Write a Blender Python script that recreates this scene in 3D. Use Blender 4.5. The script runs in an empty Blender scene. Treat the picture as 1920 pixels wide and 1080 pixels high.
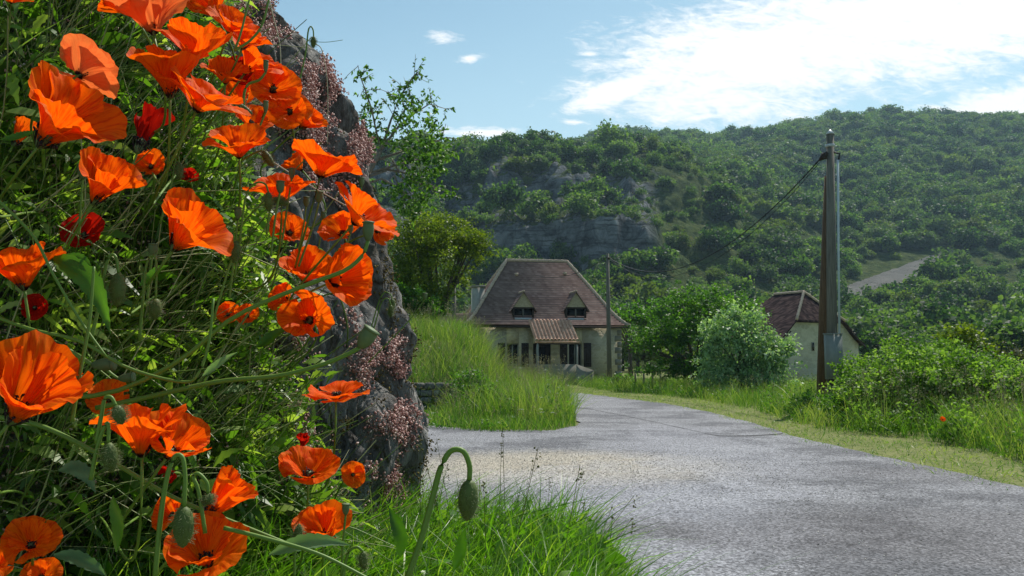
import bpy, bmesh, math, random
import numpy as np
from mathutils import Vector, Matrix, noise
from mathutils.bvhtree import BVHTree
R = math.radians
sc = bpy.context.scene
# ------------------------------------------------------------------ camera
F, CZ, HOR = 1600.0, 1.4, 672.0
PITCH = math.atan((HOR-540)/F)
cd = bpy.data.cameras.new('camera'); cam = bpy.data.objects.new('camera', cd)
sc.collection.objects.link(cam); sc.camera = cam
cd.sensor_width = 36; cd.lens = 36*F/1920; cd.clip_start = .02; cd.clip_end = 6000
cam.location = (0, 0, CZ); cam.rotation_euler = (R(90)+PITCH, 0, 0)
cp, sp = math.cos(PITCH), math.sin(PITCH)
# ------------------------------------------------------------------ sky and sun
SUN_AZ, SUN_EL = R(33), R(53)          # azimuth clockwise from +Y
w = bpy.data.worlds.new('World'); sc.world = w; w.use_nodes = True
nt = w.node_tree; nt.nodes.clear()
class G:                                # tiny node-graph helper
    def __init__(s, nt): s.nt = nt
    def n(s, t, **k):
        nd = s.nt.nodes.new(t)
        for a, b in k.items(): setattr(nd, a, b)
        return nd
    def l(s, a, b): s.nt.links.new(a, b)
    def put(s, sock, v):
        if isinstance(v, bpy.types.NodeSocket): s.l(v, sock)
        else: sock.default_value = v
    def m(s, op, a, b=0.0, c=None, clamp=False):
        nd = s.n('ShaderNodeMath', operation=op, use_clamp=clamp)
        s.put(nd.inputs[0], a); s.put(nd.inputs[1], b)
        if c is not None: s.put(nd.inputs[2], c)
        return nd.outputs[0]
    def mix(s, f, a, b, mode='MIX'):
        nd = s.n('ShaderNodeMix', data_type='RGBA', blend_type=mode)
        s.put(nd.inputs[0], f); s.put(nd.inputs[6], a); s.put(nd.inputs[7], b)
        return nd.outputs[2]
    def noise(s, vec, scale, detail=4, rough=.55, out=0, dist=0):
        nd = s.n('ShaderNodeTexNoise'); nd.inputs['Scale'].default_value = scale
        nd.inputs['Detail'].default_value = detail; nd.inputs['Roughness'].default_value = rough
        nd.inputs['Distortion'].default_value = dist
        if vec is not None: s.l(vec, nd.inputs['Vector'])
        return nd.outputs[out]
    def ramp(s, f, stops):
        nd = s.n('ShaderNodeValToRGB'); s.put(nd.inputs[0], f)
        el = nd.color_ramp.elements
        while len(el) < len(stops): el.new(.5)
        for e, (p, c) in zip(el, stops):
            e.position = p; e.color = (c, c, c, 1) if isinstance(c, (int, float)) else (*c, 1)
        return nd.outputs[0]
    def ss(s, v, lo, hi):
        nd = s.n('ShaderNodeMapRange', interpolation_type='SMOOTHSTEP')
        s.put(nd.inputs[0], v); nd.inputs[1].default_value = lo; nd.inputs[2].default_value = hi
        return nd.outputs[0]
    def bump(s, h, strength, dist):
        nd = s.n('ShaderNodeBump'); nd.inputs['Strength'].default_value = strength
        nd.inputs['Distance'].default_value = dist; s.l(h, nd.inputs['Height'])
        return nd.outputs[0]
g = G(nt)
sky = g.n('ShaderNodeTexSky', sky_type='NISHITA', sun_disc=False)
sky.sun_elevation = SUN_EL; sky.sun_rotation = SUN_AZ
sky.air_density = 1.0; sky.dust_density = .6; sky.ozone_density = 1.0; sky.altitude = 200
tc = g.n('ShaderNodeTexCoord'); sep = g.n('ShaderNodeSeparateXYZ'); g.l(tc.outputs['Generated'], sep.inputs[0])
yy = g.m('MAXIMUM', sep.outputs[1], .05)
U = g.m('DIVIDE', sep.outputs[0], yy); V = g.m('DIVIDE', sep.outputs[2], yy)   # sky plane coordinates, north = +Y
cv = g.n('ShaderNodeCombineXYZ'); g.l(g.m('MULTIPLY', g.m('ADD', U, g.m('MULTIPLY', V, .5)), 1.0), cv.inputs[0]); g.l(g.m('MULTIPLY', V, 2.6), cv.inputs[1])
nA = g.noise(cv.outputs[0], 4.0, 8, .62); nB = g.noise(cv.outputs[0], 22, 7, .7, dist=.6); nC = g.noise(cv.outputs[0], 75, 4, .6)
nn = g.m('ADD', g.m('MULTIPLY', g.m('SUBTRACT', nA, .5), 2.6), g.m('ADD', g.m('MULTIPLY', g.m('SUBTRACT', nB, .5), 2.6), g.m('MULTIPLY', g.m('SUBTRACT', nC, .5), .9)))
def ell(cx, cy, rx, ry, rot):           # soft elliptical cloud bank around a direction
    x = g.m('SUBTRACT', U, (cx-960)/F); y = g.m('SUBTRACT', V, (HOR-cy)/F)
    c, s_ = math.cos(R(rot)), math.sin(R(rot))
    a = g.m('DIVIDE', g.m('ADD', g.m('MULTIPLY', x, c), g.m('MULTIPLY', y, s_)), rx/F)
    b = g.m('DIVIDE', g.m('SUBTRACT', g.m('MULTIPLY', y, c), g.m('MULTIPLY', x, s_)), ry/F)
    return g.m('SUBTRACT', 1.0, g.m('SQRT', g.m('ADD', g.m('MULTIPLY', a, a), g.m('MULTIPLY', b, b))))
cl = None
for e in [(1620, 66, 600, 150, 9), (1960, 186, 560, 66, 13), (1150, 165, 130, 30, 20), (2300, 60, 420, 260, 0)]:
    v = g.m('MINIMUM', g.m('MULTIPLY', ell(*e), 1.15), .75)
    cl = v if cl is None else g.m('MAXIMUM', cl, v)
for e in [(826, 56, 62, 24, -14), (876, 98, 46, 15, 14), (1108, 88, 44, 10, 0), (900, 243, 130, 16, 0), (1080, 222, 60, 10, 0), (1330, 212, 80, 16, 6)]:
    v = g.m('SUBTRACT', g.m('MULTIPLY', ell(*e), .9), .25)
    cl = g.m('MAXIMUM', cl, v)
dens = g.ss(g.m('ADD', cl, g.m('MULTIPLY', nn, .62)), -.08, .66)
hz = g.ss(V, .46, .16)                  # air thickens toward the horizon
tint = g.mix(1.0, sky.outputs[0], (1.12, 1.28, 1.08, 1), 'MULTIPLY')
base = g.mix(g.m('MULTIPLY', hz, .55), tint, (5.6, 7.6, 8.4, 1))
col = g.mix(dens, base, (9.9, 9.9, 9.9, 1))
bg = g.n('ShaderNodeBackground'); bg.inputs[1].default_value = .094; g.l(col, bg.inputs[0])
wo = g.n('ShaderNodeOutputWorld'); g.l(bg.outputs[0], wo.inputs[0])
sd = bpy.data.lights.new('sun', 'SUN'); sun = bpy.data.objects.new('sun', sd); sc.collection.objects.link(sun)
sd.energy = 4.6; sd.angle = R(.5); sd.color = (1, .95, .86)
sdir = Vector((math.cos(SUN_EL)*math.sin(SUN_AZ), math.cos(SUN_EL)*math.cos(SUN_AZ), math.sin(SUN_EL)))
sun.rotation_euler = sdir.to_track_quat('Z', 'Y').to_euler()
sc.view_settings.view_transform = 'Standard'; sc.view_settings.look = 'None'
sc.view_settings.exposure = 0.3; sc.view_settings.gamma = 1
cy = sc.cycles; cy.max_bounces = 8; cy.diffuse_bounces = 3; cy.glossy_bounces = 2; cy.transmission_bounces = 4
cy.transparent_max_bounces = 6; cy.volume_bounces = 0; cy.caustics_reflective = False; cy.caustics_refractive = False
# ------------------------------------------------------------------ helpers
rng = np.random.default_rng(7)
def at(px, py, D):
    a, b = (px-960)/F, (540-py)/F; t = D/(cp-b*sp)
    return Vector((a*t, D, CZ+t*(sp+b*cp)))
def atv(px, py, D):
    a, b = (px-960)/F, (540-py)/F; t = D/(cp-b*sp)
    return np.stack([a*t, np.broadcast_to(D, np.shape(t)), CZ+t*(sp+b*cp)], -1)
def gp(px, py, z=0.0):
    a, b = (px-960)/F, (540-py)/F; t = (z-CZ)/(sp+b*cp)
    return Vector((a*t, t*(cp-b*sp), z))
def pxof(P):                            # world points -> photo pixels
    d = P[..., 1]*cp+(P[..., 2]-CZ)*sp
    return 960+F*P[..., 0]/d, 540-F*(-(P[..., 1])*sp+(P[..., 2]-CZ)*cp)/d
def link(o): sc.collection.objects.link(o); return o
def tag(o, label=None, cat=None, group=None, kind=None):
    for k, v in (('label', label), ('category', cat), ('group', group), ('kind', kind)):
        if v: o[k] = v
    return o
def empty(name, loc, label, cat, group=None, rz=0):
    o = link(bpy.data.objects.new(name, None)); o.location = loc; o.rotation_euler.z = rz; o.empty_display_size = .1
    return tag(o, label, cat, group)
def raw(name, V, Fc, mats, smooth=False, var=None, uv=None):
    """V (n,3), Fc (m,k) uniform polygons or a list of such arrays -> mesh data"""
    me = bpy.data.meshes.new(name)
    Fl = Fc if isinstance(Fc, list) else [Fc]
    Fl = [np.asarray(f, np.int32) for f in Fl if len(f)]
    idx = np.concatenate([f.ravel() for f in Fl]); cnt = np.concatenate([np.full(len(f), f.shape[1], np.int32) for f in Fl])
    me.vertices.add(len(V)); me.vertices.foreach_set('co', np.asarray(V, np.float32).ravel())
    me.loops.add(len(idx)); me.loops.foreach_set('vertex_index', idx)
    me.polygons.add(len(cnt)); st = np.concatenate([[0], np.cumsum(cnt)[:-1]]).astype(np.int32)
    me.polygons.foreach_set('loop_start', st); me.polygons.foreach_set('loop_total', cnt)
    if smooth: me.polygons.foreach_set('use_smooth', np.ones(len(cnt), bool))
    for m_ in (mats if isinstance(mats, (list, tuple)) else [mats]): me.materials.append(m_)
    if var is not None:
        a = me.attributes.new('var', 'FLOAT', 'POINT'); a.data.foreach_set('value', np.asarray(var, np.float32))
    if uv is not None:
        u = me.uv_layers.new(name='UVMap'); u.data.foreach_set('uv', np.asarray(uv, np.float32)[idx].ravel())
    me.update(calc_edges=True); me.validate()
    return me
def mob(name, V, Fc, mats, parent=None, **k):
    o = link(bpy.data.objects.new(name, raw(name, V, Fc, mats, **k)))
    if parent is not None: o.parent = parent
    return o
def norm(a): return a/np.maximum(np.linalg.norm(a, axis=-1, keepdims=True), 1e-9)
def ribbons(P, Dr, L, W, k=3, bend=None, side=None, prof='leaf', fold=0.0):
    """batch of blades: P roots, Dr directions, L lengths, W half widths -> V, F, along(0..1), id"""
    n = len(P); Dr = norm(Dr); L = np.broadcast_to(L, n); W = np.broadcast_to(W, n)
    if side is None: side = np.cross(Dr, rng.normal(size=(n, 3)))
    side = norm(side)
    t = np.linspace(0, 1, k+1)
    if prof == 'leaf': wp = np.sin(np.pi*np.clip(t, .03, .985)**.8)
    elif prof == 'grass': wp = np.clip(1-t**1.6, .06, 1)
    else: wp = np.ones(k+1)
    B = np.zeros((n, 3)) if bend is None else bend
    C = P[:, None]+Dr[:, None]*(L[:, None]*t)[..., None]+B[:, None]*(t[None]**2)[..., None]
    S = side[:, None]*(W[:, None]*wp)[..., None]
    V_ = np.stack([C-S, C+S], 2)         # n,k+1,2,3
    i = np.arange(n)[:, None]*(2*(k+1))+np.arange(k)[None]*2
    Fq = np.stack([i, i+1, i+3, i+2], -1).reshape(-1, 4)
    al = np.broadcast_to(t[None, :, None], (n, k+1, 2)).ravel(); idd = np.repeat(np.arange(n), 2*(k+1))
    return V_.reshape(-1, 3), Fq, al, idd
def tubes(C, Rr, sides=3):
    """C (n,k,3) centre lines, Rr (n,k) radii"""
    n, k, _ = C.shape; T = norm(np.gradient(C, axis=1))
    ref = np.where(np.abs(T[..., 2:3]) < .9, np.array([0, 0, 1.]), np.array([1., 0, 0]))
    a = norm(np.cross(T, ref)); b = np.cross(T, a)
    th = np.arange(sides)*2*np.pi/sides
    V_ = C[:, :, None]+Rr[..., None, None]*(a[:, :, None]*np.cos(th)[None, None, :, None]+b[:, :, None]*np.sin(th)[None, None, :, None])
    i = np.arange(n)[:, None, None]*(k*sides)+np.arange(k-1)[None, :, None]*sides
    j = np.arange(sides)[None, None]; jn = (j+1) % sides
    Fq = np.stack([i+j, i+jn, i+sides+jn, i+sides+j], -1).reshape(-1, 4)
    return V_.reshape(-1, 3), Fq
OCT = np.array([[1, 0, 0], [-1, 0, 0], [0, 1, 0], [0, -1, 0], [0, 0, 1], [0, 0, -1]], float)
OCF = np.array([[0, 2, 4], [2, 1, 4], [1, 3, 4], [3, 0, 4], [2, 0, 5], [1, 2, 5], [3, 1, 5], [0, 3, 5]])
def blobs(P, r):
    n = len(P); r = np.broadcast_to(r, n)
    q = norm(rng.normal(size=(n, 3))); q2 = norm(np.cross(q, rng.normal(size=(n, 3)))); q3 = np.cross(q, q2)
    M = np.stack([q*1.3, q2*.9, q3*.7], 1)
    V_ = P[:, None]+(OCT[None] @ M)*r[:, None, None]
    return V_.reshape(-1, 3), (OCF[None]+np.arange(n)[:, None, None]*6).reshape(-1, 3)
class MB:                                # mesh builder for hard-surface parts
    def __init__(s): s.v = []; s.f = {}; s.n = 0
    def add(s, V_, F_):
        for f in (F_ if isinstance(F_, list) else [F_]):
            f = np.asarray(f); s.f.setdefault(f.shape[1], []).append(f+s.n)
        s.v.append(np.asarray(V_, float)); s.n += len(V_); return s
    def box(s, a, b, rz=0, o=(0, 0, 0)):
        x0, y0, z0 = a; x1, y1, z1 = b
        V_ = np.array([[x, y, z] for x in (x0, x1) for y in (y0, y1) for z in (z0, z1)], float)
        return s.add(V_, np.array([[0, 1, 3, 2], [4, 6, 7, 5], [0, 4, 5, 1], [2, 3, 7, 6], [0, 2, 6, 4], [1, 5, 7, 3]]))
    def tube(s, pts, r, sides=8, cap=True):
        C = np.array([[list(p) for p in pts]], float); rr = np.broadcast_to(np.asarray(r, float), C.shape[1])[None]
        V_, Fq = tubes(C, rr, sides); k = C.shape[1]; s.add(V_, Fq)
        if cap:
            s.f.setdefault(sides, []).append(np.array([np.arange(sides)[::-1]])+s.n-len(V_))
            s.f[sides].append(np.array([np.arange(sides)+(k-1)*sides])+s.n-len(V_))
        return s
    def grid(s, P):                      # P (a,b,3)
        a, b = P.shape[:2]; i = np.arange(a-1)[:, None]*b+np.arange(b-1)[None]
        return s.add(P.reshape(-1, 3), np.stack([i, i+b, i+b+1, i+1], -1).reshape(-1, 4))
    def poly(s, pts): return s.add(np.array([list(p) for p in pts], float), np.array([range(len(pts))]))
    def build(s, name, mat, parent=None, smooth=False):
        V_ = np.concatenate(s.v); Fl = [np.concatenate(x) for x in s.f.values()]
        return mob(name, V_, Fl, mat, parent, smooth=smooth)
def fbm(x, y, z=0.0, o=4, H=.9):
    return noise.fractal(Vector((x, y, z)), H, 2.1, o)
# ------------------------------------------------------------------ materials
def mat(name):
    m_ = bpy.data.materials.new(name); m_.use_nodes = True; m_.node_tree.nodes.clear()
    return m_, G(m_.node_tree)
def out(g, s): o = g.n('ShaderNodeOutputMaterial'); g.l(s, o.inputs[0])
def prin(g, col, rough=.7, spec=.3, nrm=None, **k):
    p = g.n('ShaderNodeBsdfPrincipled'); g.put(p.inputs['Base Color'], col if isinstance(col, bpy.types.NodeSocket) else (*col, 1))
    g.put(p.inputs['Roughness'], rough); g.put(p.inputs['Specular IOR Level'], spec)
    for a, b in k.items(): g.put(p.inputs[a.replace('_', ' ')], b)
    if nrm is not None: g.l(nrm, p.inputs['Normal'])
    return p.outputs[0]
def foliage(name, c0, c1, c2, trans=.45, rough=.45, spec=.3, tcol=(1.5, 1.7, .5), objr=0.0):
    """leaf material: var attribute runs c0 (dark) .. c1 .. c2 (light/yellow), thin leaves let sun through"""
    m_, g = mat(name); a = g.n('ShaderNodeAttribute', attribute_name='var')
    v = a.outputs['Fac']
    if objr:
        oi = g.n('ShaderNodeObjectInfo'); v = g.m('ADD', v, g.m('MULTIPLY', g.m('SUBTRACT', oi.outputs['Random'], .5), objr))
        pn = g.noise(oi.outputs['Location'], .022, 3, .6); v = g.m('ADD', v, g.m('MULTIPLY', g.m('SUBTRACT', pn, .48), 1.1))
    col = g.ramp(v, [(0, c0), (.5, c1), (1, c2)])
    if objr:                            # species: some crowns greyer, some yellower
        r2 = g.m('FRACT', g.m('MULTIPLY', oi.outputs['Random'], 7.31))
        col = g.mix(g.m('MULTIPLY', g.m('GREATER_THAN', r2, .72), .55), col, (.085, .125, .075, 1)); col = g.mix(g.m('MULTIPLY', g.m('LESS_THAN', r2, .16), .5), col, (.13, .16, .03, 1))
    p = prin(g, col, rough, spec)
    if trans > 0:
        t = g.n('ShaderNodeBsdfTranslucent'); g.l(g.mix(1.0, col, (*tcol, 1), 'MULTIPLY'), t.inputs[0])
        mx = g.n('ShaderNodeMixShader'); mx.inputs[0].default_value = trans; g.l(p, mx.inputs[1]); g.l(t.outputs[0], mx.inputs[2]); p = mx.outputs[0]
    out(g, p); return m_
def simple(name, c, rough=.7, spec=.3, var=.25, scale=8, bump=0, bd=.01, metallic=0):
    m_, g = mat(name); tc = g.n('ShaderNodeTexCoord'); n_ = g.noise(tc.outputs['Object'], scale, 6, .6)
    col = g.ramp(n_, [(.25, tuple(x*(1-var) for x in c)), (.75, tuple(min(1, x*(1+var)) for x in c))])
    out(g, prin(g, col, rough, spec, g.bump(n_, bump, bd) if bump else None, Metallic=metallic)); return m_
M = {}
M['leaf_wood'] = foliage('woodland_leaves', (.014, .038, .012), (.050, .105, .028), (.12, .19, .05), .42, .6, .2, objr=.75)
M['leaf_far'] = foliage('far_woodland_leaves', (.018, .048, .016), (.062, .125, .032), (.14, .215, .055), .42, .6, .2, objr=.8)
M['leaf_bush'] = foliage('bush_leaves', (.02, .06, .008), (.055, .14, .014), (.12, .24, .03), .45, .5, .3)
M['leaf_pale'] = foliage('pale_shrub_leaves', (.08, .15, .075), (.20, .32, .17), (.40, .52, .34), .4, .5, .3)
M['leaf_yel'] = foliage('yellow_green_leaves', (.04, .075, .008), (.105, .15, .014), (.22, .26, .03), .45, .5, .3)
M['leaf_gloss'] = foliage('glossy_leaves', (.02, .06, .014), (.05, .12, .022), (.14, .24, .05), .5, .45, .3)
M['bramble'] = foliage('bramble_leaves', (.03, .08, .01), (.10, .19, .025), (.30, .42, .12), .45, .55, .2)
M['brown_hedge'] = foliage('brownish_hedge_leaves', (.02, .035, .012), (.055, .06, .025), (.12, .13, .05), .3, .5, .3)
M['grass'] = foliage('grass_blades', (.045, .11, .010), (.085, .185, .02), (.27, .31, .11), .45, .45, .35)
M['lush'] = foliage('lush_grass_blades', (.035, .10, .008), (.10, .23, .018), (.34, .42, .09), .5, .35, .4)
M['herb'] = foliage('herb_leaves', (.022, .060, .010), (.11, .22, .026), (.40, .48, .13), .5, .42, .4)
M['stem'] = foliage('green_stems', (.04, .07, .015), (.12, .19, .035), (.38, .38, .20), .0, .5, .35)
M['poppy_stem'] = foliage('poppy_stem_green', (.03, .05, .012), (.12, .21, .025), (.18, .24, .07), .0, .5, .35)
M['sedum'] = foliage('stonecrop_flowers', (.20, .07, .06), (.52, .28, .25), (.85, .70, .64), .25, .5, .3, tcol=(1.2, 1, 1))
M['bark'] = simple('bark', (.09, .075, .055), .9, .1, .4, 20, .6, .02)
M['twig'] = simple('pale_twig', (.20, .17, .14), .85, .1, .3, 30)
# petals
def petal_mat(name, c0, c1, tr):
    m_, g = mat(name); uvn = g.n('ShaderNodeUVMap'); sep = g.n('ShaderNodeSeparateXYZ'); g.l(uvn.outputs[0], sep.inputs[0])
    cb = g.n('ShaderNodeCombineXYZ'); g.l(g.m('MULTIPLY', sep.outputs[0], 9), cb.inputs[0]); g.l(g.m('MULTIPLY', sep.outputs[1], .9), cb.inputs[1])
    st = g.noise(cb.outputs[0], 3.0, 5, .6)
    col = g.ramp(st, [(.36, c0), (.52, c1)])
    blot = g.m('SUBTRACT', 1.0, g.ss(g.m('ADD', sep.outputs[1], g.m('MULTIPLY', st, .06)), .10, .17))
    col = g.mix(blot, col, (.02, .004, .008, 1))
    b = g.bump(st, .35, .004)
    p = prin(g, col, .6, .08, b)
    t = g.n('ShaderNodeBsdfTranslucent'); g.l(g.mix(1.0, col, (*tr, 1), 'MULTIPLY'), t.inputs[0])
    mx = g.n('ShaderNodeMixShader'); mx.inputs[0].default_value = .5; g.l(p, mx.inputs[1]); g.l(t.outputs[0], mx.inputs[2])
    out(g, mx.outputs[0]); return m_
M['petal'] = petal_mat('poppy_petal', (.76, .058, .002), (.95, .165, .004), (1.1, 1.0, .8))
M['petal_dark'] = petal_mat('crimson_poppy_petal', (.42, .006, .003), (.52, .012, .004), (1.05, 1.0, .8))  # dark red petals, shade on the shadowed blooms put into the colour
M['petal_pale'] = petal_mat('salmon_poppy_petal', (.85, .15, .045), (.90, .20, .06), (1.0, 1.0, .7))
M['heart'] = simple('dark_poppy_heart', (.02, .012, .016), .6, .3, .4, 60)
M['pod'] = simple('poppy_pod', (.10, .14, .055), .6, .3, .35, 60, .3, .001)
M['bud'] = simple('hairy_poppy_bud', (.085, .12, .028), .6, .25, .35, 90, .6, .001)
M['hair'] = simple('bud_hair', (.16, .19, .07), .6, .3, .2)
# rock
def rock_mat(name, c0, c1, c2, moss, sc_=1.0, bumpd=.03):
    m_, g = mat(name); tc = g.n('ShaderNodeTexCoord'); o = tc.outputs['Object']
    mp = g.n('ShaderNodeMapping'); g.l(o, mp.inputs[0]); mp.inputs['Scale'].default_value = (sc_, sc_, sc_*.45)
    a = g.noise(mp.outputs[0], 12, 12, .74, dist=.8); b = g.noise(mp.outputs[0], 70, 6, .65)
    v = g.n('ShaderNodeTexVoronoi', feature='DISTANCE_TO_EDGE'); v.inputs['Scale'].default_value = 13
    vv = g.n('ShaderNodeMix', data_type='VECTOR'); vv.inputs[0].default_value = .12; g.l(mp.outputs[0], vv.inputs[4]); g.l(g.noise(mp.outputs[0], 8, 4, out=1), vv.inputs[5]); g.l(vv.outputs[1], v.inputs['Vector'])
    crack = g.ss(v.outputs[0], 0, .09)
    col = g.ramp(a, [(.34, c0), (.5, c1), (.66, c2)])
    col = g.mix(g.m('MULTIPLY', g.ss(b, .45, .75), .35), col, tuple(min(1, x*1.35) for x in c2)+(1,))
    mo = g.noise(o, 6*sc_, 6, .65)
    col = g.mix(g.m('MULTIPLY', g.ss(mo, .55, .70), .6), col, (*moss, 1))
    h = g.m('ADD', g.m('MULTIPLY', a, 1.0), g.m('ADD', g.m('MULTIPLY', b, .45), g.m('MULTIPLY', crack, .4)))
    out(g, prin(g, col, .88, .2, g.bump(h, 1.0, bumpd))); return m_
M['rock'] = rock_mat('grey_limestone', (.045, .04, .036), (.19, .18, .168), (.48, .465, .44), (.075, .055, .025), 1.0, .045)
M['wallstone'] = rock_mat('low_wall_stone', (.05, .05, .04), (.13, .125, .11), (.26, .25, .22), (.05, .06, .02), .4, .05)
# ground
def ground_mat():
    m_, g = mat('soil_and_turf'); tc = g.n('ShaderNodeTexCoord'); o = tc.outputs['Object']
    a = g.noise(o, .8, 6, .6); b = g.noise(o, 14, 6, .7)
    c = g.ramp(b, [(.3, (.05, .075, .015)), (.5, (.13, .16, .04)), (.68, (.27, .25, .12))])
    c = g.mix(g.m('MULTIPLY', g.ss(a, .4, .7), .6), c, (.24, .23, .10, 1))
    out(g, prin(g, c, .9, .1, g.bump(b, .8, .04))); return m_
M['ground'] = ground_mat()
def asphalt():
    m_, g = mat('worn_asphalt'); tc = g.n('ShaderNodeTexCoord'); o = tc.outputs['Object']
    f = g.noise(o, 34, 6, .85); f2 = g.noise(o, 9, 8, .8); lo = g.noise(o, .55, 6, .65)
    mp = g.n('ShaderNodeMapping'); g.l(o, mp.inputs[0]); mp.inputs['Rotation'].default_value = (0, 0, R(12)); mp.inputs['Scale'].default_value = (.5, 1.1, 1)
    st = g.noise(mp.outputs[0], .9, 7, .7, dist=.5)
    c = g.ramp(f, [(.34, (.05, .05, .053)), (.5, (.15, .15, .156)), (.64, (.34, .34, .35))])
    c = g.mix(g.m('MULTIPLY', g.ss(f2, .5, .68), .6), c, (.085, .085, .09, 1))
    c = g.mix(g.m('MULTIPLY', g.ss(st, .45, .62), .4), c, (.24, .24, .25, 1))
    c = g.mix(g.m('MULTIPLY', g.ss(g.m('ADD', lo, g.m('MULTIPLY', g.m('SUBTRACT', f2, .5), .35)), .46, .60), .72), c, (.08, .08, .086, 1))
    # sandy, worn patch where gravel gathers
    sp_ = g.n('ShaderNodeSeparateXYZ'); g.l(o, sp_.inputs[0])
    dx = g.m('DIVIDE', g.m('SUBTRACT', sp_.outputs[0], .6), 2.3); dy = g.m('DIVIDE', g.m('SUBTRACT', sp_.outputs[1], 11.3), 1.9)
    rr = g.m('ADD', g.m('SQRT', g.m('ADD', g.m('MULTIPLY', dx, dx), g.m('MULTIPLY', dy, dy))), g.m('MULTIPLY', g.m('SUBTRACT', f2, .5), 1.6))
    c = g.mix(g.m('MULTIPLY', g.ss(rr, 1.2, .5), .7), c, (.33, .29, .22, 1))
    def worn(cx, cy, rx_, ry_, col_, k_, c):
        dx = g.m('DIVIDE', g.m('SUBTRACT', sp_.outputs[0], cx), rx_); dy = g.m('DIVIDE', g.m('SUBTRACT', sp_.outputs[1], cy), ry_)
        rr = g.m('ADD', g.m('SQRT', g.m('ADD', g.m('MULTIPLY', dx, dx), g.m('MULTIPLY', dy, dy))), g.m('MULTIPLY', g.m('SUBTRACT', g.m('ADD', f2, lo), 1.0), 2.2))
        return g.mix(g.m('MULTIPLY', g.ss(rr, 1.2, .6), k_*.85), c, (*col_, 1))
    c = worn(1.3, 8.8, 1.5, 3.2, (.26, .265, .29), .45, c); c = worn(3.6, 7.0, 2.4, 1.3, (.075, .07, .072), .6, c); c = worn(.3, 7.2, 1.1, .6, (.07, .068, .068), .6, c)
    c = worn(6.0, 10.5, 2.5, 1.0, (.09, .085, .088), .5, c); c = worn(3.0, 13.5, 1.5, 4.5, (.24, .24, .26), .4, c)
    vg = g.n('ShaderNodeTexVoronoi'); vg.inputs['Scale'].default_value = 55; g.l(o, vg.inputs['Vector']); bw = g.n('ShaderNodeRGBToBW'); g.l(vg.outputs['Color'], bw.inputs[0])
    c = g.mix(1.0, c, g.ramp(bw.outputs[0], [(.15, .58), (.5, 1.0), (.8, 1.6)]), 'MULTIPLY'); c = g.mix(1.0, c, (1.20, 1.19, 1.21, 1), 'MULTIPLY')
    rough = .95
    out(g, prin(g, c, rough, .12, g.bump(g.m('ADD', f, f2), .6, .012))); return m_
M['asphalt'] = asphalt()
# ================================================================== GROUND, ROAD, HILL
def sst(x, a, b):
    t = np.clip((x-a)/(b-a), 0, 1); return t*t*(3-2*t)
xs = np.concatenate([np.linspace(-900, -12, 14), np.linspace(-10, 40, 60), np.linspace(45, 900, 14)])
ys = np.concatenate([np.linspace(-60, -2, 8), np.linspace(0, 60, 70), np.linspace(64, 1100, 20)])
X, Y = np.meshgrid(xs, ys, indexing='ij')
def isl_h(x, y): return 1.55*sst(x, .35, -1.9)*sst(y, 22.6, 27)*sst(y, 46, 40)+.5*sst(x, -.2, -2.2)*sst(y, 22.9, 23.3)*sst(y, 46, 40)
def verge_h(x, y):                       # shoulder beyond the road on the right
    return np.zeros_like(x)
Z = -.02*np.ones_like(X)-8*sst(Y, 75, 110)*0
mb = MB(); mb.grid(np.stack([X, Y, Z], -1)); o = mb.build('ground', M['ground'], smooth=True); tag(o, kind='structure')
# raised bank of the road island
xx, yy2 = np.meshgrid(np.linspace(-14, 2.2, 110), np.linspace(17, 48, 130), indexing='ij')
hh = isl_h(xx, yy2)-.06
mb = MB(); mb.grid(np.stack([xx, yy2, hh], -1)); o = mb.build('grassy_terrace', M['ground'], smooth=True); tag(o, kind='structure')
# road : outline in metres from the traced kerbless edges
edge_far = [(400, 790), (640, 794), (790, 797), (900, 806), (1030, 807), (1085, 797), (1078, 780), (1066, 762), (1062, 748)]
edge_near = [(1095, 738), (1170, 747), (1250, 757), (1330, 772), (1400, 790), (1480, 815), (1600, 845), (1750, 878), (1920, 916)]
A = [gp(*p) for p in edge_far]+[Vector((-2.5, 36, 0)), Vector((-12, 42, 0)), Vector((-12, 46, 0)), Vector((-1, 40.5, 0))]
Bp = [gp(*p) for p in edge_near]+[Vector((9.2, 6.5, 0)), Vector((14, 2, 0)), Vector((18, -12, 0)), Vector((-20, -12, 0)), Vector((-20, 17.5, 0))]
def densify(P, st=.5, amp=.05, seed=0):
    r = []
    for i in range(len(P)):
        a, b = P[i], P[(i+1) % len(P)]; n = max(1, int((b-a).length/st))
        for k in range(n):
            p = a.lerp(b, k/n); j = noise.noise_vector(Vector((p.x*1.7+seed, p.y*1.7, 0)))*amp; r.append((p.x+j.x, p.y+j.y, 0))
    return r
road_poly = densify(A+Bp, .2, .12)
bm = bmesh.new(); vs = [bm.verts.new(p) for p in road_poly]; bm.faces.new(vs); bmesh.ops.triangulate(bm, faces=bm.faces[:])
me = bpy.data.meshes.new('road'); bm.to_mesh(me); bm.free(); me.materials.append(M['asphalt'])
if me.polygons[0].normal.z < 0: me.flip_normals()
o = link(bpy.data.objects.new('road', me)); o.location.z = .004; tag(o, kind='structure')
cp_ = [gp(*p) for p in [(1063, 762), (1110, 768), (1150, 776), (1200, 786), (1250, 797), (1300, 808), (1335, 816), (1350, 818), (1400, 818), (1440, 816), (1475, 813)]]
cv2, cf2 = [], []
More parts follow.
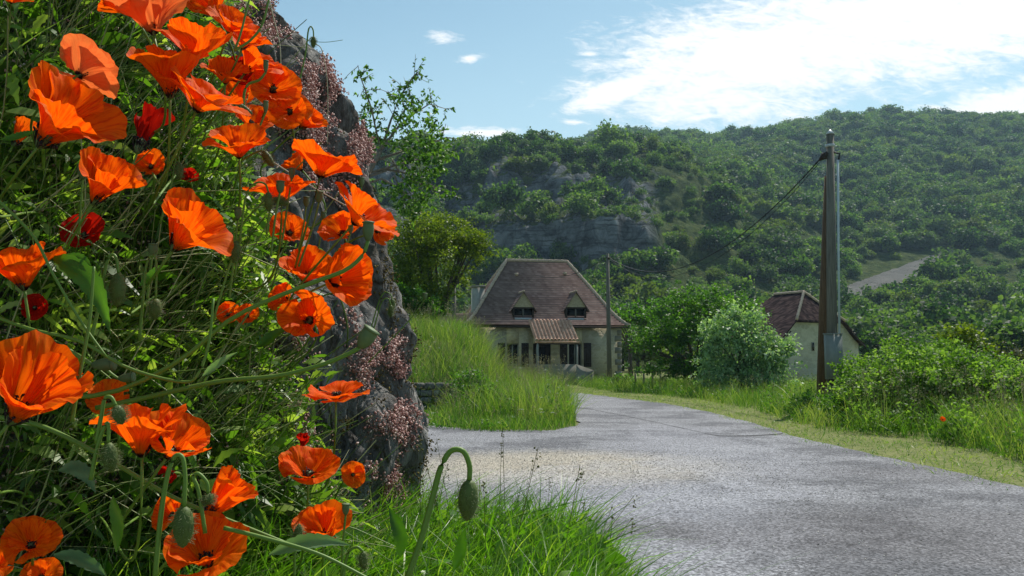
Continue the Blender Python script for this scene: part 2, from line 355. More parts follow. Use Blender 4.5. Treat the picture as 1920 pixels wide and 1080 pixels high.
for i, p in enumerate(densify(cp_, .15, .03)[:-60] if False else [q for a, b in zip(cp_, cp_[1:]) for q in [tuple(a.lerp(b, k/5)) for k in range(5)]]):
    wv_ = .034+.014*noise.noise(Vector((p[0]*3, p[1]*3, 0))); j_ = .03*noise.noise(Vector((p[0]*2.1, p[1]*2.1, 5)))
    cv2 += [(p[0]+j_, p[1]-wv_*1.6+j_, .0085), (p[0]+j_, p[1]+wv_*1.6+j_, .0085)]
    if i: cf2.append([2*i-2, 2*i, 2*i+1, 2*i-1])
M['tar'] = simple('dark_tar_seam', (.018, .017, .018), .8, .2, .2, 10)  # dark strip paints the shadow of an overhead wire onto the road
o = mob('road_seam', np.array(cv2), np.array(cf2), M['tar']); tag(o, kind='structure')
RP = np.array(road_poly)[:, :2]
def inpoly(P, poly):
    x, y = P[:, 0], P[:, 1]; c = np.zeros(len(P), bool); n = len(poly)
    for i in range(n):
        x1, y1 = poly[i]; x2, y2 = poly[i-1]
        with np.errstate(divide='ignore', invalid='ignore'):
            c ^= ((y1 > y) != (y2 > y)) & (x < (x2-x1)*(y-y1)/(y2-y1)+x1)
    return c
# hill as a polar sheet of elevation profiles round the valley
PXs = np.linspace(150, 2500, 420)
Ys = np.concatenate([np.arange(105, 200, 1.6), np.arange(200, 216, .6), np.arange(216, 236, 1.4), np.arange(236, 262, .7), np.arange(262, 335, 1.6), np.arange(335, 1000, 8.0)])
def prof(tab):
    t = np.array(tab, float); y = t[:, 0]; z = CZ+y*(HOR-t[:, 1])/F
    return lambda Yq: np.interp(Yq, y, z)
pL = prof([(105, 690), (140, 655), (165, 610), (185, 560), (200, 500), (204, 484), (206, 415), (226, 398), (241, 382), (243, 322), (252, 300), (270, 292), (300, 284), (340, 300), (440, 330), (600, 300), (1000, 400)])
pLs = prof([(105, 690), (140, 655), (165, 610), (185, 560), (200, 500), (204, 484), (206, 415), (226, 398), (234, 380), (250, 335), (265, 305), (276, 292), (300, 284), (340, 300), (440, 330), (600, 300), (1000, 400)])
pLo = prof([(105, 690), (140, 655), (165, 610), (185, 560), (200, 520), (212, 470), (226, 420), (240, 395), (252, 340), (265, 300), (276, 292), (300, 284), (340, 300), (440, 330), (600, 300), (1000, 400)])
pM = prof([(105, 690), (150, 650), (185, 600), (205, 552), (225, 490), (250, 440), (290, 392), (340, 352), (420, 318), (500, 288), (600, 266), (700, 262), (1000, 300)])
pR = prof([(105, 690), (150, 655), (200, 590), (260, 520), (330, 440), (420, 350), (500, 275), (560, 240), (620, 228), (700, 226), (1000, 290)])
def nz(x, y, s, o=4): return np.array([fbm(a*s, b*s, 3.3, o) for a, b in zip(x.ravel(), y.ravel())]).reshape(x.shape)
PX, YY = np.meshgrid(PXs, Ys, indexing='ij'); WX = (PX-960)/F*YY
n1 = nz(WX, YY, .02, 3); n2 = nz(WX, YY, .11, 5)
wob = 9*nz(WX, YY*.2, .03, 3)
wob = wob+5*nz(WX, YY*.3, .09, 4)
YL = YY+wob*sst(YY, 150, 190)*sst(YY, 300, 262)
def bumpf(x, a, b, e): return sst(x, a-e, a+e)*sst(x, b+e, b-e)
far = sst(PX, 1080, 1250)*sst(YY, 330, 560)           # distant plateau seen over the cliff top
PN = PX+25*nz(WX, YY, .06, 3)
wU = np.clip(bumpf(PN, 640, 775, 14)+.95*bumpf(PN, 912, 988, 10)+.55*bumpf(PN, 1010, 1110, 16), 0, 1); wD = np.clip(bumpf(PN, 890, 1230, 20)*sst(PN, 1300, 1130)**.0+.7*bumpf(PN, 640, 770, 20), 0, 1)
zL, zM, zR = pLs(YL)*(1-wU)+pL(YL)*wU, pM(YY), pR(YY)
zL = pLo(YL)*(1-wD)*(1-wU)+zL*(1-(1-wD)*(1-wU))
zL = zL+sst(YY, 196, 204)*sst(YY, 262, 252)*2.6*nz(WX, YY, .16, 4)
wM = sst(PX+40*n1, 1230, 1440); wR = sst(PX, 1350, 1640)
w600 = sst(YY, 320, 600)*sst(PX, 980, 1150)
zz = zL*(1-wM)+zM*wM
zz = zz*(1-w600)+np.maximum(zM, zz)*w600
zz = zz*(1-wR)+zR*wR
zz = zz+n1*YY*.008+n2*YY*.0022*np.where((1-wM) > .5, 2.2, 1.0)*sst(YY, 120, 180)
zz -= 6*sst(YY, 112, 105)
HG = np.stack([WX, YY, zz], -1)
def hill_z(px, y):                       # bilinear
    i = np.clip((px-PXs[0])/(PXs[1]-PXs[0]), 0, len(PXs)-1.001); j = np.clip(np.interp(y, Ys, np.arange(len(Ys))), 0, len(Ys)-1.001)
    i0, j0 = i.astype(int), j.astype(int); fi, fj = i-i0, j-j0
    return (zz[i0, j0]*(1-fi)*(1-fj)+zz[i0+1, j0]*fi*(1-fj)+zz[i0, j0+1]*(1-fi)*fj+zz[i0+1, j0+1]*fi*fj)
def hill_mat():
    m_, g = mat('limestone_hillside'); tc = g.n('ShaderNodeTexCoord'); o = tc.outputs['Object']
    ge = g.n('ShaderNodeNewGeometry'); sp_ = g.n('ShaderNodeSeparateXYZ'); g.l(ge.outputs['True Normal'], sp_.inputs[0])
    mp = g.n('ShaderNodeMapping'); g.l(o, mp.inputs[0]); mp.inputs['Scale'].default_value = (1, 1, .8)
    a = g.noise(mp.outputs[0], .22, 9, .72, dist=1.2); b = g.noise(o, .5, 6, .6)
    rock = g.ramp(a, [(.36, (.035, .04, .045)), (.47, (.15, .16, .17)), (.66, (.34, .35, .36))])
    turf = g.ramp(b, [(.35, (.03, .055, .014)), (.55, (.075, .11, .025)), (.7, (.14, .15, .05))])
    steep = g.ss(g.m('ADD', sp_.outputs[2], g.m('MULTIPLY', g.m('SUBTRACT', b, .5), .35)), .74, .62)
    at_ = g.n('ShaderNodeAttribute', attribute_name='var'); steep = g.m('MULTIPLY', steep, g.ss(at_.outputs['Fac'], -.9, -.1))
    mp2 = g.n('ShaderNodeMapping'); g.l(o, mp2.inputs[0]); mp2.inputs['Scale'].default_value = (.12, .12, 1.3); st_ = g.noise(mp2.outputs[0], 1.0, 6, .65, dist=.4)
    rock = g.mix(g.m('MULTIPLY', g.ss(st_, .5, .38), .75), rock, (.03, .035, .035, 1))
    c = g.mix(steep, turf, rock)
    c = g.mix(g.ss(g.m('ADD', at_.outputs['Fac'], g.m('MULTIPLY', g.m('SUBTRACT', b, .5), .8)), .4, .6), c, (.22, .215, .20, 1))
    out(g, prin(g, c, .95, .05, g.bump(g.m('ADD', a, g.m('MULTIPLY', b, .4)), 1.0, 3.5))); return m_
hpx, hpy = pxof(HG)
lit = (hpy-(560-(hpx-1560)*.36))             # scree tongue running up to the right
scree = ((np.abs(lit-0) < 15) & (hpx > 1560) & (hpx < 1790)).astype(float)
mb = MB(); mb.grid(HG); Vh = np.concatenate(mb.v); Fh = np.concatenate(mb.f[4])
o = mob('hill', Vh, Fh, hill_mat(), smooth=True, var=np.where(scree > .5, 1.0, -sst(PX, 1190, 1270)).ravel()); tag(o, kind='structure')
# ------------------------------------------------------------------ crowns of leaves
def crown(lobes, n, size, k=1, var_amp=.5, gap=.5, low=.25, seed=0, shell=.42, wr=.42, up=.3):
    """leaves gathered in clumps through ellipsoid lobes; returns V, F, var"""
    r = np.random.default_rng(seed); lob = np.array([l[:6] for l in lobes], float)
    vol = (lob[:, 3]*lob[:, 4]*lob[:, 5])**.75; pr = vol/vol.sum()
    nc = max(12, n//26); li = r.choice(len(lob), nc, p=pr)
    d = norm(r.normal(size=(nc, 3))); d[:, 2] = np.where(d[:, 2] < -low, -d[:, 2]*r.random(nc), d[:, 2])
    rad = r.random(nc)**shell
    C = lob[li, :3]+d*lob[li, 3:6]*rad[:, None]*(1+.18*r.normal(size=(nc, 1)))
    cv_ = r.random(nc); ci = r.integers(0, nc, n)
    cs = size*(1.6+2.2*r.random(nc)); P = C[ci]+norm(r.normal(size=(n, 3)))*(r.random((n, 1))**.5)*cs[ci][:, None]*np.array([1, 1, .75])
    Dn = norm(r.normal(size=(n, 3))+d[ci]*.7+np.array([0, 0, up])); L = size*(.6+.8*r.random(n))
    sd_ = np.cross(Dn, norm(r.normal(size=(n, 3))*.8+np.array([0, 0, 1.0])))
    V_, Fq, al, idd = ribbons(P, Dn, L, L*wr, k=max(2, k), side=sd_, prof='leaf', bend=np.stack([0*L, 0*L, -.25*L], -1))
    var = np.clip(.5+var_amp*(cv_[ci]-.5)*1.3+.3*(r.random(n)-.5), 0, 1)
    return V_, Fq, var[idd]
def limbs(base, lobes, r0, seed=0, sides=6):
    r = random.Random(seed); mb = MB(); base = Vector(base)
    top = Vector(lobes[0][:3]); fork = base.lerp(top, .45); fork.x = base.x*.7+top.x*.3
    mb.tube([base, base.lerp(fork, .5)+Vector((r.uniform(-.1, .1)*r0*4, 0, 0)), fork], [r0, r0*.85, r0*.7], sides)
    for l in lobes:
        for q in range(2):
            e = Vector(l[:3])+Vector((r.uniform(-.5, .5)*l[3], r.uniform(-.5, .5)*l[4], r.uniform(-.1, .5)*l[5]))
            m1 = fork.lerp(e, .5)+Vector((r.uniform(-.15, .15)*l[3], 0, .1*l[5]))
            mb.tube([fork, fork.lerp(m1, .5), m1, e], [r0*.55, r0*.42, r0*.3, r0*.08], 5)
    return mb
# woodland tree prototypes (unit: metres, crown about 6 m across)
def lobset(seed, w=3.0, h=3.2):
    r = random.Random(seed); L = [(0, 0, h*.95, w*.75, w*.75, h*.6)]
    for i in range(6):
        a = i*1.05+r.random(); q = w*.5; L.append((math.cos(a)*q, math.sin(a)*q, h*(.55+.5*r.random()), w*.42, w*.42, h*.36))
    return L
protos = bpy.data.collections.new('woodland_tree_kinds')
far_meshes = []
for s_ in range(6):
    V_, Fq, va = crown(lobset(s_+10, 3.0, 2.7+.25*(s_ % 3)), 1500, .42, seed=s_, shell=.3, var_amp=.7, low=.5, wr=.5)
    va = np.clip(va*.8+.10+.30*(V_[:, 2]/5-.5), 0, 1) * 0 + va
    me = raw('woodland_crown', V_, Fq, M['leaf_far'], var=va); far_meshes.append(me)
    protos.objects.link(bpy.data.objects.new('woodland_tree_kind', me))
scrubc = bpy.data.collections.new('scrub_kinds')
for s_ in range(3):
    V_, Fq, va = crown([(0, 0, .8, 1.2, 1.2, .8), (.7, .3, .5, .7, .7, .5), (-.6, -.4, .5, .8, .7, .5)], 420, .3, seed=s_+40, low=.1)
    scrubc.objects.link(bpy.data.objects.new('scrub_kind', raw('scrub_crown', V_, Fq, M['leaf_far'], var=va)))
def scatter_gn(name, P, S, coll, label=None):
    me = raw(name, P, [np.zeros((0, 3), int)], []) if False else bpy.data.meshes.new(name)
    me.vertices.add(len(P)); me.vertices.foreach_set('co', np.asarray(P, np.float32).ravel())
    a = me.attributes.new('sc', 'FLOAT_VECTOR', 'POINT'); a.data.foreach_set('vector', np.asarray(S, np.float32).ravel())
    o = link(bpy.data.objects.new(name, me)); ng = bpy.data.node_groups.new(name, 'GeometryNodeTree')
    ng.interface.new_socket('Geometry', in_out='INPUT', socket_type='NodeSocketGeometry'); ng.interface.new_socket('Geometry', in_out='OUTPUT', socket_type='NodeSocketGeometry')
    N, Lk = ng.nodes, ng.links; gi, go = N.new('NodeGroupInput'), N.new('NodeGroupOutput')
    m2p = N.new('GeometryNodeMeshToPoints'); ip = N.new('GeometryNodeInstanceOnPoints'); ci = N.new('GeometryNodeCollectionInfo')
    ci.inputs['Collection'].default_value = coll; ci.inputs['Separate Children'].default_value = True; ci.inputs['Reset Children'].default_value = True
    ip.inputs['Pick Instance'].default_value = True
    rv = N.new('FunctionNodeRandomValue'); rv.data_type = 'INT'; rv.inputs[4].default_value = 0; rv.inputs[5].default_value = len(coll.objects)-1
    rr = N.new('FunctionNodeRandomValue'); rr.data_type = 'FLOAT_VECTOR'; rr.inputs[0].default_value = (0, 0, 0); rr.inputs[1].default_value = (.15, .15, 6.28); rr.inputs['Seed'].default_value = 5
    na = N.new('GeometryNodeInputNamedAttribute'); na.data_type = 'FLOAT_VECTOR'; na.inputs['Name'].default_value = 'sc'
    Lk.new(gi.outputs[0], m2p.inputs[0]); Lk.new(m2p.outputs[0], ip.inputs['Points']); Lk.new(ci.outputs[0], ip.inputs['Instance'])
    Lk.new(rv.outputs[2], ip.inputs['Instance Index']); Lk.new(rr.outputs[0], ip.inputs['Rotation']); Lk.new(na.outputs[0], ip.inputs['Scale'])
    Lk.new(ip.outputs[0], go.inputs[0]); md = o.modifiers.new('scatter', 'NODES'); md.node_group = ng
    return o
# scatter points over the hill
n = 30000
px = rng.uniform(560, 2250, n); y = 108+(rng.random(n)**.75)*(760-108); keep = rng.random(n) < (y/760)**1.0
px, y = px[keep], y[keep]; z = hill_z(px, y); x = (px-960)/F*y
dz = (hill_z(px, y+1.5)-hill_z(px, y-1.5))/3.0
P = np.stack([x, y, z], -1); qx, qy = pxof(P)
scr = (np.abs(qy-(560-(qx-1560)*.36)) < 26) & (qx > 1570) & (qx < 1790)
front = pxof(P+np.array([0, 0, 4.0]))
scr2 = (np.abs(front[1]+12-(560-(front[0]-1560)*.36)) < 26) & (front[0] > 1570) & (front[0] < 1790)
steep = (dz > 1.15)
openarea = (qx > 1110) & (qx < 1330) & (qy > 310) & (qy < 440) & (y < 420)
ledge = (qx < 1300) & (y > 205) & (y < 250)
nzv = np.array([noise.noise(Vector((a*.03, b*.03, 1))) for a, b in zip(x, y)])
tree = ~steep & ~scr & ~scr2 & ~(openarea & (rng.random(len(x)) < .93)) & ~(ledge & (rng.random(len(x)) < .6)) & (nzv > -.42)
# thin to a minimum spacing
order = np.where(tree)[0]; cell = {}; keepi = []
for i in order:
    s = 5.0 if y[i] < 300 else 5.7
    k = (int(x[i]//s), int(y[i]//s))
    if k in cell: continue
    cell[k] = 1; keepi.append(i)
keepi = np.array(keepi); PT = P[keepi]; nz2 = np.array([noise.noise(Vector((a*.045, b*.045, 8))) for a, b in PT[:, :2]])
ss = ((.70+.95*rng.random(len(PT))**1.5)*(1+.5*nz2)*np.where(PT[:, 1] > 290, 1.22, 1.0))[:, None]*np.array([[1, 1, 1.0]])
ss[:, 2] *= .9+.4*rng.random(len(PT))
print('wood trees', len(PT))
o = scatter_gn('hillside_woodland', PT-np.array([0, 0, .8]), ss, protos); tag(o, 'dense oak woodland covering the far limestone hillside', 'woodland', kind='stuff')
sb = (~scr) & (~steep | (rng.random(len(x)) < .10)) & ((openarea & (rng.random(len(x)) < .8)) | ledge | ((nzv < -.38) & (rng.random(len(x)) < .7)) | (rng.random(len(x)) < .10))
o = scatter_gn('hillside_scrub', P[sb]-np.array([0, 0, .1]), (.5+1.0*rng.random((sb.sum(), 1)))*np.ones((1, 3)), scrubc)
tag(o, 'low scrub bushes dotted over the open ledges and cliffs of the hill', 'scrub', kind='stuff')
# ------------------------------------------------------------------ single trees one can tell apart
def tree_thing(kind, label, cat, lobes, n, size, m_, base, r0, group=None, seed=0, trunk=True, **kw):
    base = Vector(base); L = [(l[0]-base.x, l[1]-base.y, l[2]-base.z, *l[3:]) for l in lobes]
    e = empty(kind, base, label, cat, group)
    V_, Fq, va = crown(L, n, size, seed=seed, **kw); mob('crown', V_, Fq, m_, e, var=va)
    if trunk: limbs((0, 0, 0), L, r0, seed).build('trunk', M['bark'], e, smooth=True)
    return e
def plobes(spec):                        # (px,py,rx,ry,D,depth_m) -> lobes in metres
    r = []
    for px_, py_, rx, ry, D, dp in spec:
        c = at(px_, py_, D); s = D/F; r.append((c.x, c.y, c.z, rx*s, dp, ry*s))
    return r
def copy_thing(src, loc, s, rz, label, group):
    c = link(src.copy()); c.location = loc; c.scale = s if hasattr(s, '__len__') else (s, s, s); c.rotation_euler = (0, 0, rz)
    c['label'] = label
    if group: c['group'] = group
    for ch in list(src.children):
        d = link(ch.copy()); d.parent = c
    return c
wood = []
for s_ in range(3):
    e = tree_thing('woodland_tree', 'x', 'tree', lobset(60+s_, 3.0, 3.0), 2600, .36, M['leaf_wood'], (0, 0, 0), .22, seed=70+s_, var_amp=.8, shell=.3, low=.5, wr=.5)
    wood.append(e)
first = [True]*3
def put_wood(k, loc, s, rz, label, group):
    e = wood[k]
    if first[k]:
        first[k] = False; e.location = loc; e.scale = s if hasattr(s, '__len__') else (s, s, s); e.rotation_euler.z = rz; e['label'] = label; e['group'] = group; return e
    return copy_thing(e, loc, s, rz, label, group)
rr_ = random.Random(5)
# row along the top of the cliffs
for i, (px_, py_, D, s) in enumerate([(830, 300, 262, 1.2), (868, 296, 266, 1.5), (905, 300, 268, .9), (952, 300, 270, 1.35), (985, 302, 264, 1.0), (1012, 300, 262, 1.45), (1035, 302, 258, 1.35), (1062, 300, 262, 1.6), (1088, 302, 260, 1.3), (1112, 306, 262, 1.35), (1140, 308, 258, 1.1), (1170, 310, 270, 1.0), (1190, 312, 268, 1.15), (1232, 312, 272, 1.15), (1260, 316, 272, .8), (800, 306, 255, 1.2), (760, 306, 255, 1.1), (720, 306, 255, 1.2)]):
    xw = (px_-960)/F*D; zw = float(hill_z(np.array([px_*1.0]), np.array([D*1.0]))[0])
    put_wood(i % 3, (xw, D, zw-.8), (s*.9, s*.9, s*1.12), rr_.random()*6, 'dark green tree in the row on top of the far cliffs', 'trees along the cliff top')
for i, (px_, py_, D, s) in enumerate([(935, 378, 240, 1.15)]):
    c = at(px_, py_+18, 236); put_wood(1, (c.x, c.y, c.z), 1.15, 1.0, 'single bright green round tree on the ledge between the two grey cliffs', None)
c = at(1850, 395, 420); put_wood(2, (c.x, c.y, c.z-2), 3.0, 2.0, 'large dark round tree standing out high on the right hillside', None)
c = at(1105, 375, 232); put_wood(0, (c.x, c.y, c.z-1), .5, 2.0, 'small pale bush on the open ledge above the lower cliff', None)
# trees of the valley floor, nearest part of the wood
vt = []
for i in range(64):
    px_ = 700+i*1280/64+rr_.uniform(-8, 8); D = 84+rr_.random()*42
    if 1420 < px_ < 1640 and D < 90: D += 20
    if px_ < 1130: D = 118+rr_.random()*14
    top = 575+rr_.uniform(-26, 30) if px_ > 1130 else 600
    if px_ > 1600: top += 16
    if 1150 < px_ < 1260: top = 592
    vt.append((px_, D, top))
vt.sort(key=lambda t: -t[1])
for i, (px_, D, top) in enumerate(vt):
    x_ = (px_-960)/F*D; zt = at(px_, top, D).z; s = max(.9, (zt+.0)/5.6); wdt = max(1.1, s*1.0)
    put_wood(i % 3, (x_, D, -.3), (wdt, wdt, s), rr_.random()*6, 'green tree in the dense belt at the foot of the hill', 'trees at the foot of the hill')
# ================================================================== HOUSE
def tile_mat(name, c0, c1, c2, tw=.17):
    m_, g = mat(name); tc = g.n('ShaderNodeTexCoord'); sp_ = g.n('ShaderNodeSeparateXYZ'); g.l(tc.outputs['Object'], sp_.inputs[0])
    a = g.n('ShaderNodeAttribute', attribute_name='var'); row = g.m('FLOOR', g.m('ADD', a.outputs['Fac'], .01))
    u = g.m('FLOOR', g.m('ADD', g.m('DIVIDE', g.m('ADD', sp_.outputs[0], sp_.outputs[1]), tw), g.m('MULTIPLY', row, .5)))
    cb = g.n('ShaderNodeCombineXYZ'); g.l(u, cb.inputs[0]); g.l(row, cb.inputs[1])
    wn = g.n('ShaderNodeTexWhiteNoise', noise_dimensions='2D'); g.l(cb.outputs[0], wn.inputs['Vector'])
    lo = g.noise(tc.outputs['Object'], 1.1, 5, .6)
    wr_ = g.n('ShaderNodeTexWhiteNoise', noise_dimensions='1D'); g.l(row, wr_.inputs['W'])
    f = g.m('ADD', g.m('ADD', g.m('MULTIPLY', wn.outputs[0], .28), g.m('MULTIPLY', wr_.outputs[0], .14)), g.m('MULTIPLY', lo, .5))
    col = g.ramp(f, [(.2, c0), (.5, c1), (.85, c2)])
    out(g, prin(g, col, .95, .06, g.bump(g.noise(tc.outputs['Object'], 22, 4), .3, .01))); return m_
M['tile'] = tile_mat('flat_clay_roof_tiles', (.13, .088, .08), (.21, .148, .135), (.33, .245, .22))
M['tile_dark'] = tile_mat('dark_clay_roof_tiles', (.06, .032, .028), (.11, .055, .045), (.17, .095, .075))
def masonry(name, c0, c1, mort, s=2.6):
    m_, g = mat(name); tc = g.n('ShaderNodeTexCoord'); o = tc.outputs['Object']
    mp = g.n('ShaderNodeMapping'); g.l(o, mp.inputs[0]); mp.inputs['Scale'].default_value = (1, 1, 1.9)
    v = g.n('ShaderNodeTexVoronoi', feature='DISTANCE_TO_EDGE'); v.inputs['Scale'].default_value = s; g.l(mp.outputs[0], v.inputs['Vector'])
    v2 = g.n('ShaderNodeTexVoronoi'); v2.inputs['Scale'].default_value = s; g.l(mp.outputs[0], v2.inputs['Vector'])
    bw = g.n('ShaderNodeRGBToBW'); g.l(v2.outputs['Color'], bw.inputs[0])
    c = g.mix(bw.outputs[0], (*c0, 1), (*c1, 1)); c = g.mix(g.ss(v.outputs[0], .09, .02), c, (*mort, 1))
    n_ = g.noise(o, 5, 7, .65); c = g.mix(g.m('MULTIPLY', g.ss(n_, .45, .7), .35), c, (*[x*.55 for x in mort], 1))
    n3 = g.noise(o, .7, 4); c = g.mix(g.m('MULTIPLY', g.ss(n3, .45, .7), .25), c, (*[x*.7 for x in c0], 1))
    out(g, prin(g, c, .9, .15, g.bump(g.m('ADD', g.ss(v.outputs[0], 0, .08), n_), .6, .03))); return m_
M['house_wall'] = masonry('pale_rendered_rubble', (.36, .31, .21), (.54, .48, .35), (.50, .44, .33))
M['barn_wall'] = masonry('barn_rubble', (.30, .30, .23), (.50, .49, .38), (.46, .45, .36), 2.2)
M['mortar'] = simple('mortared_ridge_tiles', (.42, .33, .26), .85, .2, .4, 9)
M['wood_dark'] = simple('dark_shutter_wood', (.035, .026, .022), .7, .2, .3, 14)
M['wood_pale'] = simple('pale_boards', (.34, .29, .21), .8, .2, .3, 14)
M['pole2x'] = simple('worn_mullion_wood', (.12, .11, .10), .8, .1)
M['frame'] = simple('grey_window_frame', (.22, .225, .20), .6, .3, .15)
M['zinc'] = simple('zinc_sheet', (.38, .41, .45), .45, .5, .12, 6)
M['render'] = simple('grey_render', (.20, .19, .16), .9, .2, .2, 3)
M['concrete'] = simple('chimney_concrete', (.32, .32, .29), .9, .2, .25, 3)
m_, g = mat('dark_window_glass'); out(g, prin(g, (.010, .011, .012), .25, .15)); M['glass'] = m_
m_, g = mat('roman_tiles'); tc = g.n('ShaderNodeTexCoord'); n_ = g.noise(tc.outputs['Object'], 5, 6, .7)
out(g, prin(g, g.ramp(n_, [(.3, (.30, .15, .10)), (.5, (.52, .30, .21)), (.7, (.70, .50, .38))]), .8, .25)); M['roman'] = m_
ha = R(10); HO = Vector((-2.6, 46.5, 0))
class Frame:
    def __init__(s, O, a): s.O = O; s.a = a; s.e1 = Vector((math.cos(a), math.sin(a), 0)); s.e2 = Vector((-math.sin(a), math.cos(a), 0))
    def px(s, px, py, d=0.0):            # where the sight line meets the plane local y = d
        c = Vector((0, 0, CZ)); q = at(px, py, 1.0)-c
        D = (d+(s.O-c).dot(s.e2))/q.dot(s.e2); P = c+q*D-s.O
        return P.dot(s.e1), P.z+s.O.z-s.O.z
hf = Frame(HO, ha)
house = empty('stone_house', HO, 'old pale stone house with steep brown tiled roof and two dormers beyond the road bend', 'house', rz=ha)
EL, ED, EZ = 9.35, 7.8, hf.px(1020, 611)[1]; RZ = hf.px(1005, 491, 3.9)[1]
runs = (3.0, 2.62, 3.9, 3.9)             # left, right, front, back
spf = np.array([0, .06, .13, .22, .34, .5, .75, 1]); zp = np.array([0, .03, .075, .15, .275, .455, .73, 1])
def s_of(z): return np.interp((z-EZ)/(RZ-EZ), zp, spf)
def z_of_s(s): return EZ+(RZ-EZ)*np.interp(s, spf, zp)
nrow = 30; tt = np.linspace(0, 1, nrow+1); arc = np.interp(tt, np.linspace(0, 1, 200), np.interp(np.linspace(0, 1, 200), (lambda d: d/d[-1])(np.concatenate([[0], np.cumsum(np.hypot(np.diff(spf)*3.9, np.diff(zp)*(RZ-EZ)))])), spf))
def ring(s, dz, grow):
    a, b, c, d = runs[0]*s-grow, EL-runs[1]*s+grow, runs[2]*s-grow, ED-runs[3]*s+grow
    z = z_of_s(s)+dz; return np.array([[a, c, z], [b, c, z], [b, d, z], [a, d, z]])
V_, Fq, va = [], [], []
for i in range(nrow):
    V_ += [ring(arc[i], .075, .025), ring(arc[i+1], .0, 0)]; va += [i]*8
V_ = np.concatenate(V_)
for i in range(nrow):
    a = i*8
    for j in range(4):
        k = (j+1) % 4; Fq.append([a+j, a+k, a+4+k, a+4+j])
        if i: Fq.append([a-4+j, a-4+k, a+k, a+j])
Fq.append([0, 3, 2, 1])
roof = mob('roof', V_, np.array(Fq), M['tile'], house, var=np.array(va))
def capline(pts, r, name, parent, m_, seg=.36):
    L = [Vector(p) for p in pts]; C, Rr = [], []
    P = [L[0]]
    for a, b in zip(L, L[1:]):
        n = max(1, int((b-a).length/seg))
        P += [a.lerp(b, (k+1)/n) for k in range(n)]
    for i in range(len(P)-1):
        C += [P[i], P[i].lerp(P[i+1], .9)]; Rr += [r*1.12, r*.86]
    C.append(P[-1]); Rr.append(r)
    mb = MB(); mb.tube(C, Rr, 7); return mb.build(name, m_, parent)
for sx, sy, nm in ((0, 0, 0), (1, 0, 0), (0, 1, 0), (1, 1, 0)):
    pts = []
    for s in np.linspace(0, 1, 14):
        rg = ring(s, .06, .0); pts.append(rg[{(0, 0): 0, (1, 0): 1, (1, 1): 2, (0, 1): 3}[(sx, sy)]])
    capline(pts, .10, 'hip_tiles', roof, M['mortar'])
top = ring(1, .07, 0); capline([top[0], top[1]], .10, 'ridge_tiles', roof, M['mortar'])
# small vent tiles
for p in ((967, 517), (1058, 515)):
    x0, z0 = hf.px(*p, 3.2); s = float(s_of(z0)); MB().box((x0-.09, 3.9*s-.25, z0-.02), (x0+.09, 3.9*s+.1, z0+.14)).build('roof_vent', M['mortar'], roof)
# front wall with openings (local y = .35, .45 thick)
wx0, wx1 = .33, EL-.36
ops = [(950, 973, 644, 684, 'window'), (999.5, 1034, 644, 735, 'door'), (1066, 1091, 644, 686, 'window')]
wy0, wy1 = .35, .8
mb = MB(); cur = wx0
for a, b, t, bt, kd in ops:
    xa, zt = hf.px(a, t, wy0); xb, _ = hf.px(b, t, wy0); zb = max(0, hf.px(a, bt, wy0)[1])
    mb.box((cur, wy0, -.1), (xa, wy1, EZ-.02)); mb.box((xa, wy0, zt), (xb, wy1, EZ-.02))
    if kd == 'window': mb.box((xa, wy0, -.1), (xb, wy1, zb))
    cur = xb
mb.box((cur, wy0, -.1), (wx1, wy1, EZ-.02))
mb.box((wx0, wy1, -.1), (wx0+.45, ED-.8, EZ-.02)); mb.box((wx1-.45, wy1, -.1), (wx1, ED-.8, EZ-.02)); mb.box((wx0, ED-.8, -.1), (wx1, ED-.35, EZ-.02))
mb.build('wall', M['house_wall'], house)
MB().box((.02, .02, EZ-.10), (EL-.02, .10, EZ-.01)).build('eave_board', M['wood_dark'], house)
for a, b, t, bt, kd in ops:
    xa, zt = hf.px(a, t, wy0); xb, _ = hf.px(b, t, wy0); zb = max(0, hf.px(a, bt, wy0)[1])
    if kd == 'window':
        w_ = MB(); f = .06; y0 = wy0+.12
        w_.box((xa, y0, zb), (xa+f, y0+.05, zt)).box((xb-f, y0, zb), (xb, y0+.05, zt)).box((xa+f, y0, zt-f), (xb-f, y0+.05, zt)).box((xa+f, y0, zb), (xb-f, y0+.05, zb+f)).box(((xa+xb)/2-.03, y0+.002, zb+f), ((xa+xb)/2+.03, y0+.048, zt-f))
        fr = w_.build('window', M['frame'], house)
        MB().box((xa+f, y0+.02, zb+f), (xb-f, y0+.03, zt-f)).build('pane', M['glass'], fr)
        MB().box((xa-.08, wy0-.06, zb-.08), (xb+.08, wy0-.003, zb)).build('sill', M['render'], fr)
    else:
        d_ = MB().box((xa, wy0+.25, 0), (xb, wy0+.3, zt)).build('door', M['wood_dark'], house)
        MB().box((xa+.3, wy0+.235, .9), (xb-.3, wy0+.247, zt-.2)).build('pane', M['glass'], d_)
def shutter(a, b, t, bt):
    xa, zt = hf.px(a, t, wy0-.03); xb, _ = hf.px(b, t, wy0-.03); zb = hf.px(a, bt, wy0-.03)[1]
    m2 = MB(); nb = 4
    for i in range(nb): m2.box((xa+(xb-xa)*i/nb+.004, wy0-.045, zb), (xa+(xb-xa)*(i+1)/nb-.004, wy0-.005, zt))
    m2.box((xa+.02, wy0-.065, zb+.2), (xb-.02, wy0-.046, zb+.28)).box((xa+.02, wy0-.065, zt-.28), (xb-.02, wy0-.046, zt-.2))
    m2.build('shutter', M['wood_dark'], house)
for a, b in ((933.5, 947.5), (977.5, 991.5), (1050, 1064), (1094.5, 1108.5)): shutter(a, b, 643, 688)
